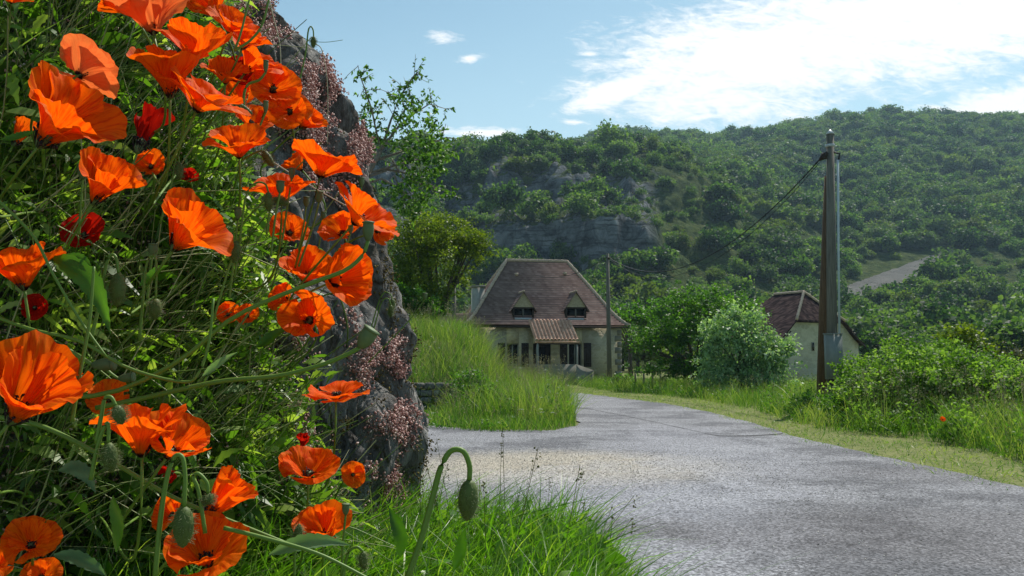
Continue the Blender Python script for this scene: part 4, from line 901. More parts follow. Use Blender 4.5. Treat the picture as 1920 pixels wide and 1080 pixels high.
def weeds(name, poly, n, hmax, size, m_, label, hfun=None, dens=None):
    """clumps of broad-leaved wayside plants"""
    lo, hi = poly.min(0), poly.max(0); nc = n//40; C_ = rng.uniform(lo, hi, (nc*6, 2)); C_ = C_[inpoly(C_, poly)]
    k_ = np.array([noise.noise(Vector((a*.8, b*.8, 21))) for a, b in C_]); C_ = C_[k_ > .0][:nc]; nc = len(C_)
    hc = hmax*(.45+.55*rng.random(nc)); hc = hc*dens(C_) if dens is not None else hc
    ci = rng.integers(0, nc, n); r_ = rng.normal(0, .16, (n, 2)); t_ = rng.random(n)**.7
    P_ = C_[ci]+r_*(1-.4*t_[:, None]); z_ = (hfun(P_[:, 0], P_[:, 1]) if hfun else 0)+hc[ci]*t_*np.exp(-(r_**2).sum(1)*6)
    L_ = size*rng.uniform(.5, 1.3, n); V_, Fq, al, idd = ribbons(np.column_stack([P_, z_]), np.column_stack([rng.normal(0, .8, (n, 2)), .5*np.ones(n)]), L_, L_*.27, k=2)
    va = np.clip(rng.random(nc)[ci]*.6+.4*rng.random(n)*t_+.1*t_, 0, 1); return tag(mob(name, V_, Fq, m_, var=va[idd]), label, 'weeds', kind='stuff')
weeds('wayside_weeds', band, 30000, .75, .075, M['leaf_bush'], 'leafy dark wayside weeds growing through the rough grass on the right', None, bandh)
weeds('wayside_weeds', isl, 12000, .75, .07, M['leaf_bush'], 'leafy weeds in the grass of the island bank', isl_h, isl_scale)
rb = np.array([list(gp(*p))[:2] for p in [(1590, 812), (1700, 818), (1830, 842), (1935, 868), (1990, 780), (1600, 770)]])
grass('thicket_grass', rb, 5000, .45, 1.1, .005, M['grass'], 'tall grass stalks growing through the front of the bramble thicket', dry=.4)
seeds('grass_seed_heads', rb, 380, .7, 1.3, None, 'pale seed heads in front of the bramble thicket', M['seed'], .010)
weeds('bank_weeds', rb, 16000, .8, .07, M['bramble'], 'bright sunlit weeds in front of the bramble thicket')
V_, Fq, al, idd = None, None, None, None
n = 700; P_ = rng.uniform(isl.min(0), isl.max(0), (n*4, 2)); P_ = P_[inpoly(P_, isl)][:n]; n = len(P_)
M['white_flower'] = simple('white_umbel_flowers', (.7, .7, .6), .7, .2, .1)
hh_ = rng.uniform(.5, .95, n)*isl_scale(P_); tp = np.column_stack([P_, isl_h(P_[:, 0], P_[:, 1])+hh_]); sel = np.array([noise.noise(Vector((a*1.1, b*1.1, 33))) > .12 for a, b in P_]); tp = tp[sel]
V_, Fq = blobs(np.repeat(tp, 7, 0)+rng.normal(0, .022, (len(tp)*7, 3))*[1, 1, .3], .008); tag(mob('white_umbels', V_, Fq, M['white_flower']), 'scattered tiny white umbel flowers in the island grass', 'wildflowers', kind='stuff')
# ================================================================== FOREGROUND ROCK AND BANK
SIL = np.array([(470, -200), (478, -60), (482, 0), (505, 25), (545, 45), (570, 75), (592, 98), (622, 130), (648, 165), (664, 200), (668, 235), (680, 270), (676, 310), (694, 345), (712, 400), (722, 470), (732, 520), (742, 560), (757, 610), (768, 640), (766, 700), (780, 740), (790, 790), (792, 830), (786, 880), (780, 930), (775, 1100), (790, 1500)], float)
SD = 1.95
sz = np.array([at(p, q, SD).z for p, q in SIL]); sx_ = np.array([at(p, q, SD).x for p, q in SIL])
def Xs(z): return np.interp(z, sz[::-1], sx_[::-1])
NT, NZ = 340, 330
zv = np.linspace(.25, 2.95, NZ); tv = np.linspace(0, 1, NT)
def plan(z):
    x = float(Xs(z)); lean = max(0, z-1.2)
    c = [(x-1.25, -.1), (x-.62, .72), (x-.30, 1.28), (x-.10, 1.62), (x, SD), (x-.06, 2.25), (x-.35, 2.75), (x-1.3, 3.3), (x-2.6, 3.5)]
    return np.array(c)
def catmull(P, t):
    n = len(P)-1; P = np.vstack([2*P[0]-P[1], P, 2*P[-1]-P[-2]]); s = np.clip(t*n, 0, n-1e-6); i = s.astype(int); f = (s-i)[:, None]
    a, b, c, d = P[i], P[i+1], P[i+2], P[i+3]
    return .5*((2*b)+(c-a)*f+(2*a-5*b+4*c-d)*f**2+(3*b-a-3*c+d)*f**3)
tpar = tv
Pk = np.zeros((NT, NZ, 3))
for j, z in enumerate(zv):
    q = catmull(plan(z), tpar); Pk[:, j, :2] = q; Pk[:, j, 2] = z
# displacement along the plan normal : vertical ribs, ledges, chunks
T_ = np.gradient(Pk, axis=0); Nn = norm(np.stack([T_[..., 1], -T_[..., 0], 0*T_[..., 0]], -1))
disp = np.zeros((NT, NZ))
for i in range(NT):
    for j in range(NZ):
        x, y, z = Pk[i, j]
        w1 = noise.noise(Vector((x*2, y*2, z*2)))*.35
        a = noise.ridged_multi_fractal(Vector((x*5.5+w1, y*5.5, z*1.7+w1)), .75, 2.2, 6, 1.0, 2.0)*.036
        v_ = noise.voronoi(Vector((x*7+w1*2, y*7, z*3.2+3+w1)))[0]; b = min(v_[1]-v_[0], .30)*.20
        c = noise.ridged_multi_fractal(Vector((x*19, y*19, z*7)), .8, 2.1, 4, 1.0, 2.0)*.009
        disp[i, j] = -.128+a+b+c
Pk += Nn*disp[..., None]; Pk[..., 2] += .03*np.sin(Pk[..., 0]*9)*0
mb = MB(); mb.grid(Pk)
rock = mob('rock_outcrop', Pk.reshape(-1, 3), np.concatenate(mb.f[4])[:, ::-1], M['rock'], smooth=True)
tag(rock, 'craggy grey limestone rock face with moss and pink stonecrop, poppies growing in front of it', 'rock')
bvh = BVHTree.FromPolygons([tuple(p) for p in Pk.reshape(-1, 3)], [tuple(int(a) for a in f) for f in np.concatenate(mb.f[4])])
EYE = Vector((0, 0, CZ))
def hit(px, py, default=1.9):
    d = (at(px, py, 1.0)-EYE); h = bvh.ray_cast(EYE, d.normalized(), 6)
    return (h[0], h[1]) if h[0] is not None else (at(px, py, default), None)
def hd(px, py): p, n = hit(px, py); return p.y if n is not None else 1.9
# grassy verge under the rock
def vh(x, y):
    h = 1.0*sst(y, 2.75, 2.0)*sst(x, .72, .12)*sst(y, -1.5, .2)
    return h+.06*sst(x, 0, -.6)
gx, gy = np.meshgrid(np.linspace(-2.6, 1.0, 90), np.linspace(-1.6, 3.2, 110), indexing='ij')
gz = vh(gx, gy)-.03+.02*nz(gx, gy, 3.0, 3)*(vh(gx, gy) > .05)
mb = MB(); mb.grid(np.stack([gx, gy, gz], -1)); tag(mb.build('verge_bank', M['ground'], smooth=True), kind='structure')
# ------------------------------------------------------------------ undergrowth on the bank
FOL = np.array([(-200, 455), (0, 455), (100, 440), (200, 470), (300, 500), (400, 545), (500, 560), (600, 575), (700, 590), (800, 600), (900, 640), (960, 690), (1100, 760)], float)
lo_i = Pk[:, :, :].reshape(-1, 3)
gi = np.arange(NT*NZ).reshape(NT, NZ)
rx, ry = pxof(lo_i); nrm_ = Nn.reshape(-1, 3)
fb = np.interp(ry, FOL[:, 0], FOL[:, 1])
tgrid = np.repeat(np.arange(NT), NZ)
onface = (tgrid < NT*.52) & (lo_i[:, 1] > .35) & (rx > -120) & (ry > -120) & (ry < 1250)
clump = np.array([noise.fractal(Vector((p[0]*5, p[1]*5, p[2]*5)), .9, 2, 3) for p in lo_i[::1]]) if False else None
def pick(mask, n):
    ii = np.where(mask)[0]; k = rng.choice(ii, n); return lo_i[k]+rng.normal(0, .006, (n, 3)), nrm_[k]
mfol = onface & (rx < fb-70+38*rng.normal(size=len(rx)))
mst = onface & (rx < fb-125+45*rng.normal(size=len(rx)))
up = np.array([0, 0, 1.0]); RT = np.array([1.0, 0, 0])
# small leaves
n = 27000; P_, N_ = pick(mfol, n); off = rng.random(n)**1.6*.12*np.clip(.25+(np.interp(pxof(P_)[1], FOL[:, 0], FOL[:, 1])-pxof(P_)[0])/260, .15, 1); cl = np.array([noise.noise(Vector(p*9)) for p in P_])
ok = rng.random(n) < .62+1.1*cl; P_, N_, off, cl = P_[ok], N_[ok], off[ok], cl[ok]; n = len(P_)
P_ = P_+N_*off[:, None]
Dn = norm(rng.normal(size=(n, 3))*.8+N_*.4+up*.55+RT*.2); L_ = rng.uniform(.010, .032, n)*(1+1.0*(rng.random(n) < .12)); wd = L_*rng.uniform(.09, .21, n)
V_, Fq, al, idd = ribbons(P_, Dn, L_, wd, k=3, bend=np.column_stack([rng.normal(0, .2, (n, 2)), -.35*np.ones(n)])*L_[:, None]); va = np.clip(.45+.6*cl+.55*(rng.random(n)-.5), 0, 1)
tag(mob('bank_undergrowth', V_, Fq, M['herb'], var=va[idd]), 'tangle of small green leaves covering the bank under the poppies', 'undergrowth', kind='stuff')
# bigger toothed leaves nearer the viewer
n = 1500; P_, N_ = pick(mst, n); P_ = P_+N_*(.02+.10*rng.random((n, 1))); L_ = rng.uniform(.025, .065, n)
V_, Fq, al, idd = ribbons(P_, norm(rng.normal(size=(n, 3))*.7+N_*.5+up*.45+RT*.3), L_, L_*rng.uniform(.09, .17, n), k=9, bend=np.column_stack([rng.normal(0, .2, (n, 2)), -.45*np.ones(n)])*L_[:, None])
mid = V_.reshape(n, 10, 2, 3).mean(2, keepdims=True); tooth = np.where(np.arange(10) % 2, .72, 1.12)[None, :, None, None]; V_ = (mid+(V_.reshape(n, 10, 2, 3)-mid)*tooth).reshape(-1, 3)
va = np.clip(.25+.75*rng.random(n)**1.3, 0, 1)
tag(mob('bank_leaves', V_, Fq, M['herb'], var=va[idd]), 'toothed poppy leaves standing out of the tangle on the bank', 'leaves', kind='stuff')
# thin leaning stems and grass blades
n = 2700; P_, N_ = pick(mst, n); q_ = pxof(P_); L_ = rng.uniform(.07, .30, n)*np.clip((np.interp(q_[1], FOL[:, 0], FOL[:, 1])-q_[0])/300, .2, 1); k = 6; t = np.linspace(0, 1, k)
Dn = norm(up*1.0+RT*.42+N_*.35+rng.normal(0, .36, (n, 3))); bd = rng.normal(0, .30, (n, 3))*L_[:, None]
C = P_[:, None]+N_[:, None]*.01+Dn[:, None]*(L_[:, None]*t)[..., None]+bd[:, None]*(t[None]**2)[..., None]
V_, Fq = tubes(C, np.outer(rng.uniform(.0005, .0016, n), 1-.4*t), 3); va = np.repeat(np.clip(.3+.9*rng.random(n)**2, 0, 1), k*3)
tag(mob('bank_stems', V_, Fq, M['stem'], var=va), 'many thin green and straw-coloured stems leaning up the bank', 'undergrowth', kind='stuff')
n = 1500; P_, N_ = pick(mst, n); q_ = pxof(P_); L_ = rng.uniform(.05, .18, n)*np.clip((np.interp(q_[1], FOL[:, 0], FOL[:, 1])-q_[0])/300, .2, 1); Dn = norm(up*1.2+RT*.35+N_*.35+rng.normal(0, .22, (n, 3)))
V_, Fq, al, idd = ribbons(P_+N_*.01, Dn, L_, rng.uniform(.0012, .0034, n), k=5, prof='grass', bend=(rng.normal(0, .25, (n, 3))-up*.2+N_*.15)*L_[:, None])
va = np.clip(.2+.7*rng.random(n), 0, 1)
tag(mob('bank_grass', V_, Fq, M['herb'], var=va[idd]), 'narrow grass blades growing through the bank undergrowth', 'grass', kind='stuff')
# fallen petals, straw and tiny pale flower heads deep in the undergrowth
n = 9000; P_, N_ = pick(mfol, n); V_, Fq = blobs(P_+N_*(.005+.07*rng.random((n, 1))), rng.uniform(.0010, .0032, n)); va = np.repeat(np.clip(.3+.7*rng.random(n), 0, 1), 6)
tag(mob('bank_litter', V_, Fq, M['sedum'], var=va), 'specks of straw, buds and pinkish plant litter between the stems', 'plant litter', kind='stuff')
# stonecrop
allr = (tgrid < NT*.66) & (lo_i[:, 1] > .5) & (ry > -80) & (ry < 1200) & (rx > fb-170)
sn = np.array([noise.fractal(Vector((p[0]*4.6+3, p[1]*4.6, p[2]*3.4)), .8, 2.1, 3) for p in lo_i[allr]])
patch = [(590, 150, 75, 42), (560, 250, 60, 40), (668, 262, 22, 46), (600, 330, 46, 30), (650, 600, 24, 30), (690, 655, 26, 40), (735, 660, 22, 46), (660, 690, 30, 60), (750, 790, 30, 40), (700, 800, 36, 32), (560, 830, 60, 50), (690, 880, 26, 32), (730, 905, 20, 20), (480, 60, 30, 28), (600, 930, 60, 60), (530, 770, 46, 40)]
pm = np.zeros(allr.sum())
for a, b, c, d in patch: pm = np.maximum(pm, 1.25-np.hypot((rx[allr]-a)/c, (ry[allr]-b)/d))
sm_ = np.zeros(len(rx), bool); ia = np.where(allr)[0]; sm_[ia[(sn*.9+pm*1.1) > .50]] = True
sm_[ia[(sn > .12) & (rx[allr] < fb[allr]+15)]] = True
def sedum(n, mask, out_, r0, r1, name, mtl, label, v0=.2):
    P_, N_ = pick(mask, n); P_ = P_+N_*(rng.random((n, 1))**.7*out_); r = rng.uniform(r0, r1, n); V_, Fq = blobs(P_, r)
    va = np.clip(v0+.55*rng.random(n)+.45*(rng.random(n) < .16), 0, 1); tag(mob(name, V_, Fq, mtl, var=np.repeat(va, 6)), label, 'stonecrop', kind='stuff')
sedum(34000, sm_, .016, .0016, .0040, 'stonecrop', M['sedum'], 'pink and dusty red stonecrop clinging to the rock in patches')
M['moss'] = foliage('dark_moss', (.05, .035, .012), (.12, .09, .03), (.24, .19, .07), .1, .9, .1)
mm = np.zeros(len(rx), bool); sn2 = np.array([noise.fractal(Vector((p[0]*6+9, p[1]*6, p[2]*4)), .8, 2.1, 3) for p in lo_i[allr]]); mm[ia[(sn2 > .12+.25*(ry[allr] < 500)) & ~sm_[ia]]] = True
P_, N_ = pick(mm, 6000); V_, Fq = blobs(P_+N_*.001, rng.uniform(.0012, .0035, 6000)); tag(mob('moss', V_, Fq, M['moss'], var=np.repeat(rng.random(6000), 6)), 'dark brownish moss in the hollows of the rock', 'moss', kind='stuff')
# ------------------------------------------------------------------ lush grass at the foot of the rock
def inverge(n, x0, x1, y0, y1):
    P = rng.uniform((x0, y0), (x1, y1), (n, 2)); return P[(P[:, 0] < .66) & (vh(P[:, 0], P[:, 1]) > .06)]
P_ = inverge(17000, -.55, .66, .95, 2.75); n = len(P_); z_ = vh(P_[:, 0], P_[:, 1])
hg = rng.uniform(.07, .21, n)*(1-.45*sst(P_[:, 0], .0, .35))
V_, Fq, al, idd = ribbons(np.column_stack([P_, z_-.03]), np.column_stack([rng.normal(.12, .35, (n, 2)), np.ones(n)]), hg, rng.uniform(.0012, .0032, n), k=6, prof='grass', bend=np.column_stack([rng.normal(.1, .4, (n, 2)), -.3*rng.random(n)])*hg[:, None])
va = np.clip(.3+.5*(rng.random(n)-.5)+.25*(rng.random(n) < .1), 0, 1)[idd]+.2*al
tag(mob('lush_grass', V_, Fq, M['lush'], var=np.clip(va, 0, 1)), 'bright lush grass at the foot of the rock beside the road', 'grass', kind='stuff')
P_ = inverge(1500, -.55, .45, .95, 2.6); n = len(P_); z_ = vh(P_[:, 0], P_[:, 1])+rng.uniform(0, .07, n); L_ = rng.uniform(.012, .045, n)
V_, Fq, al, idd = ribbons(np.column_stack([P_, z_]), np.column_stack([rng.normal(0, .8, (n, 2)), .5*np.ones(n)]), L_, L_*.3, k=4, bend=np.column_stack([0*L_, 0*L_, -.3*L_]))
tag(mob('lush_herbs', V_, Fq, M['lush'], var=rng.random(n)[idd]*.7), 'broad-leaved clover and herbs among the lush grass', 'herbs', kind='stuff')
# seed stalks against the road
n = 26; P_ = np.column_stack([rng.uniform(-.28, .34, n), rng.uniform(1.3, 2.1, n)]); z_ = vh(P_[:, 0], P_[:, 1]); h_ = rng.uniform(.12, .27, n)*(1-.35*sst(P_[:, 0], 0, .3)); t = np.linspace(0, 1, 6)
C = np.column_stack([P_, z_])[:, None]+np.stack([rng.normal(.03, .05, n), rng.normal(0, .03, n), h_], -1)[:, None]*t[None, :, None]
V1, F1 = tubes(C, np.outer(np.full(n, .0008), 1-.4*t), 3); m = 10; tp = np.repeat(C[:, -1], m, 0)-np.column_stack([rng.normal(0, .003, (n*m, 2)), rng.random(n*m)*.03]); V2, F2 = blobs(tp, rng.uniform(.0012, .0026, n*m))
tag(mob('seed_stalks', np.concatenate([V1, V2]), [F1, F2+len(V1)], M['seed'], var=np.concatenate([np.full(len(V1), .35), np.repeat(rng.random(n*m)*.6, 6)])), 'thin grass stalks with small seed heads standing up in front of the road', 'grass', kind='stuff')
# gravel on the road
n = 7500; P_ = np.column_stack([rng.normal(.3, 1.9, n), rng.normal(11.2, 1.5, n)]); P_ = np.vstack([P_, rng.uniform((-4, 4.8), (7, 16), (1800, 2))]); n = len(P_); r = rng.uniform(.003, .009, n)
V_, Fq = blobs(np.column_stack([P_, np.full(n, .006)]), r)
m_, g = mat('loose_gravel'); a = g.n('ShaderNodeAttribute', attribute_name='var'); out(g, prin(g, g.ramp(a.outputs['Fac'], [(0, (.10, .09, .08)), (.4, (.38, .35, .30)), (1, (.75, .70, .62))]), .9, .2))
tag(mob('gravel', V_, Fq, m_, var=np.repeat(rng.random(n), 6)), 'loose gravel scattered across the worn part of the road', 'gravel', kind='stuff')
# ================================================================== POPPIES
RTv, UPv, TOv = Vector((1, 0, 0)), Vector((0, -math.sin(PITCH), math.cos(PITCH))), Vector((0, -math.cos(PITCH), -math.sin(PITCH)))
def bez(P, n=14):
    t = np.linspace(0, 1, n)[:, None]; P = np.array([list(p) for p in P], float)
    if len(P) == 3: return (1-t)**2*P[0]+2*t*(1-t)*P[1]+t*t*P[2]
    return (1-t)**3*P[0]+3*t*(1-t)**2*P[1]+3*t*t*(1-t)*P[2]+t**3*P[3]
def petal(Rr, phi0, phm, b0, b1, seed, lift=0.0, ruf=1.0):
    r = np.random.default_rng(seed); nu, nv = 49, 17
    u = np.linspace(-1, 1, nu)[:, None]; v = np.linspace(0, 1, nv)[None]
    v = v**.9
    p1, p2, p3, p4 = r.random(4)*6.28
    rim = 1-.10*np.abs(u)**3-.025*np.sin(5*u+p1)-.016*np.sin(11*u+p2)-.010*np.sin(27*u+p3)
    beta = b0+(b1-b0)*v**1.3+.15*np.sin(2.2*u+p4)*v*ruf           # uneven opening over the width
    dv = np.diff(v, axis=1); bm_ = (beta[:, 1:]+beta[:, :-1])/2
    rho = np.concatenate([np.zeros((nu, 1)), np.cumsum(np.cos(bm_)*dv, 1)], 1); h = np.concatenate([np.zeros((nu, 1)), np.cumsum(np.sin(bm_)*dv, 1)], 1)
    rho = (rho*rim+.04); h = h*rim
    rad = (.030*np.sin(15*u+p1+1.5*u*u)+.026*np.sin(29*u+p2+3*np.sin(2*u+p3))+.018*np.sin(43*u+p3+2*v))*(v**.8)*ruf*(.6+.5*np.sin(2.3*u+p4))
    cr = .05*np.sin(6*v+4*u+p2)*v+.02*np.sin(17*v+9*u+p1)*v*v+.035*np.sin(9*u-5*v+p3)*v**2+.05*np.sin(3.1*u+p4)*v**2
    nx_, nz_ = -np.sin(beta), np.cos(beta)
    d = (rad*.55+cr*ruf*.8)
    rho = rho+nx_*d; h = h+nz_*d+lift*(.3+.7*v)
    phi = phi0+u*phm*(.55+.45*v**.5)+.05*np.sin(7*v+p1)
    X_ = rho*np.sin(phi); Y_ = rho*np.cos(phi)
    P = np.stack([X_, Y_, h], -1)*Rr
    uv = np.stack([np.broadcast_to(u*.5+.5+seed*.37 % 3, (nu, nv)), np.broadcast_to(v, (nu, nv))], -1)
    i = np.arange(nu-1)[:, None]*nv+np.arange(nv-1)[None]
    return P.reshape(-1, 3), np.stack([i, i+nv, i+nv+1, i+1], -1).reshape(-1, 4), uv.reshape(-1, 2)
def stem_obj(name, pts, r0, r1, parent, n=16, hairs=0, m_=None):
    C = np.array([list(p) for p in pts]); rr2 = np.linspace(r0, r1, len(C)); mb = MB(); mb.tube(C, rr2, 7)
    Vs = np.concatenate(mb.v); Fl = [np.concatenate(x) for x in mb.f.values()]
    va = np.full(len(Vs), .5)
    return mob(name, Vs, Fl, m_ or M['poppy_stem'], parent, smooth=True, var=va)
def root_for(px, py, dx, dy):
    p, nn_ = hit(px+dx, min(py+dy, 1350)); 
    if nn_ is None: p = at(px+dx, py+dy, 1.2)
    return p+(nn_ if nn_ is not None and False else Vector((0, 0, 0)))
def poppy(px, py, wpx, ax, b0, b1, label, kind='petal', D=None, root=None, roll=None, seed=0, np_=4, squash=1.0, extra_droop=0):
    lim = hd(px, py)-.07 if px < 790 else 9
    D = min(D or 118.0/wpx, lim); Rr = wpx/2*D/F*1.14
    A = (RTv*ax[0]+UPv*ax[1]+TOv*ax[2]).normalized(); C = at(px, py, D)
    e = empty('poppy', C, label, 'poppy', 'orange-red poppies in flower on the bank')
    q = A.to_track_quat('Z', 'Y'); r = random.Random(seed*13+5); roll = r.random()*6.28 if roll is None else roll
    Mx = q.to_matrix().to_4x4() @ Matrix.Rotation(roll, 4, 'Z')
    m_ = M[kind]
    pet = []; Rr = 1.0
    for k in range(np_):
        inner = k % 2
        s_ = 1.0-.10*inner; bb0, bb1 = R(b0+(9 if inner else 0)+r.uniform(-6, 6)), R(b1+8+(12 if inner else 0)+r.uniform(-12, 14))
        V_, Fq, uv = petal(Rr*s_, k*math.pi/2, R(90 if not inner else 76), bb0, bb1, seed*7+k, lift=.035*inner)
        Vw = V_ @ np.array(Mx.to_3x3()).T
        pet.append((Vw, Fq, uv))
    allv = np.concatenate([p_[0] for p_ in pet]); qx_ = allv @ np.array(RTv); qy_ = allv @ np.array(UPv)
    Rr = wpx*D/F/max(np.ptp(qx_), np.ptp(qy_))                      # real size from the apparent width
    C = C-(RTv*float(qx_.max()+qx_.min())/2+UPv*float(qy_.max()+qy_.min())/2)*Rr; e.location = C
    for Vw, Fq, uv in pet: mob('petal', Vw*Rr, Fq, m_, e, smooth=True, uv=uv)
    # seed pod and stamens
    mb = MB(); h = Rr*.26; rp = Rr*.085
    mb.tube([(0, 0, .0), (0, 0, h*.35), (0, 0, h*.8), (0, 0, h)], [rp*.5, rp, rp*.95, rp*1.2], 10)
    Vp = np.concatenate(mb.v) @ np.array(Mx.to_3x3()).T; mob('seed_pod', Vp, [np.concatenate(x) for x in mb.f.values()], M['pod'], e, smooth=True)
    na = 60; th = rng.random(na)*6.28; rr3 = Rr*(.05+.11*rng.random(na)); hh3 = Rr*(.12+.20*rng.random(na)); T_ = np.stack([np.cos(th)*rr3, np.sin(th)*rr3, hh3], -1)
    Vb_, Fb_ = blobs(T_, Rr*.026); Cc = np.stack([T_*np.array([.3, .3, .05]), T_*np.array([.8, .8, .6]), T_], 1); Vt, Ft = tubes(Cc, np.full((na, 3), Rr*.006), 3)
    mob('stamens', np.concatenate([Vb_, Vt]) @ np.array(Mx.to_3x3()).T, [Fb_, Ft+len(Vb_)], M['heart'], e)
    dx, dy = root or (-40-60*r.random(), 150+110*r.random())
    if root != 0:
        rt = root_for(px, py, dx, dy)-C; L = rt.length
        pts = bez([rt, rt*.55+Vector((0, 0, .05*L)), -A*L*.30, Vector((0, 0, 0))], 18)
        stem_obj('stem', pts, .0016, .0012, e)
    return e
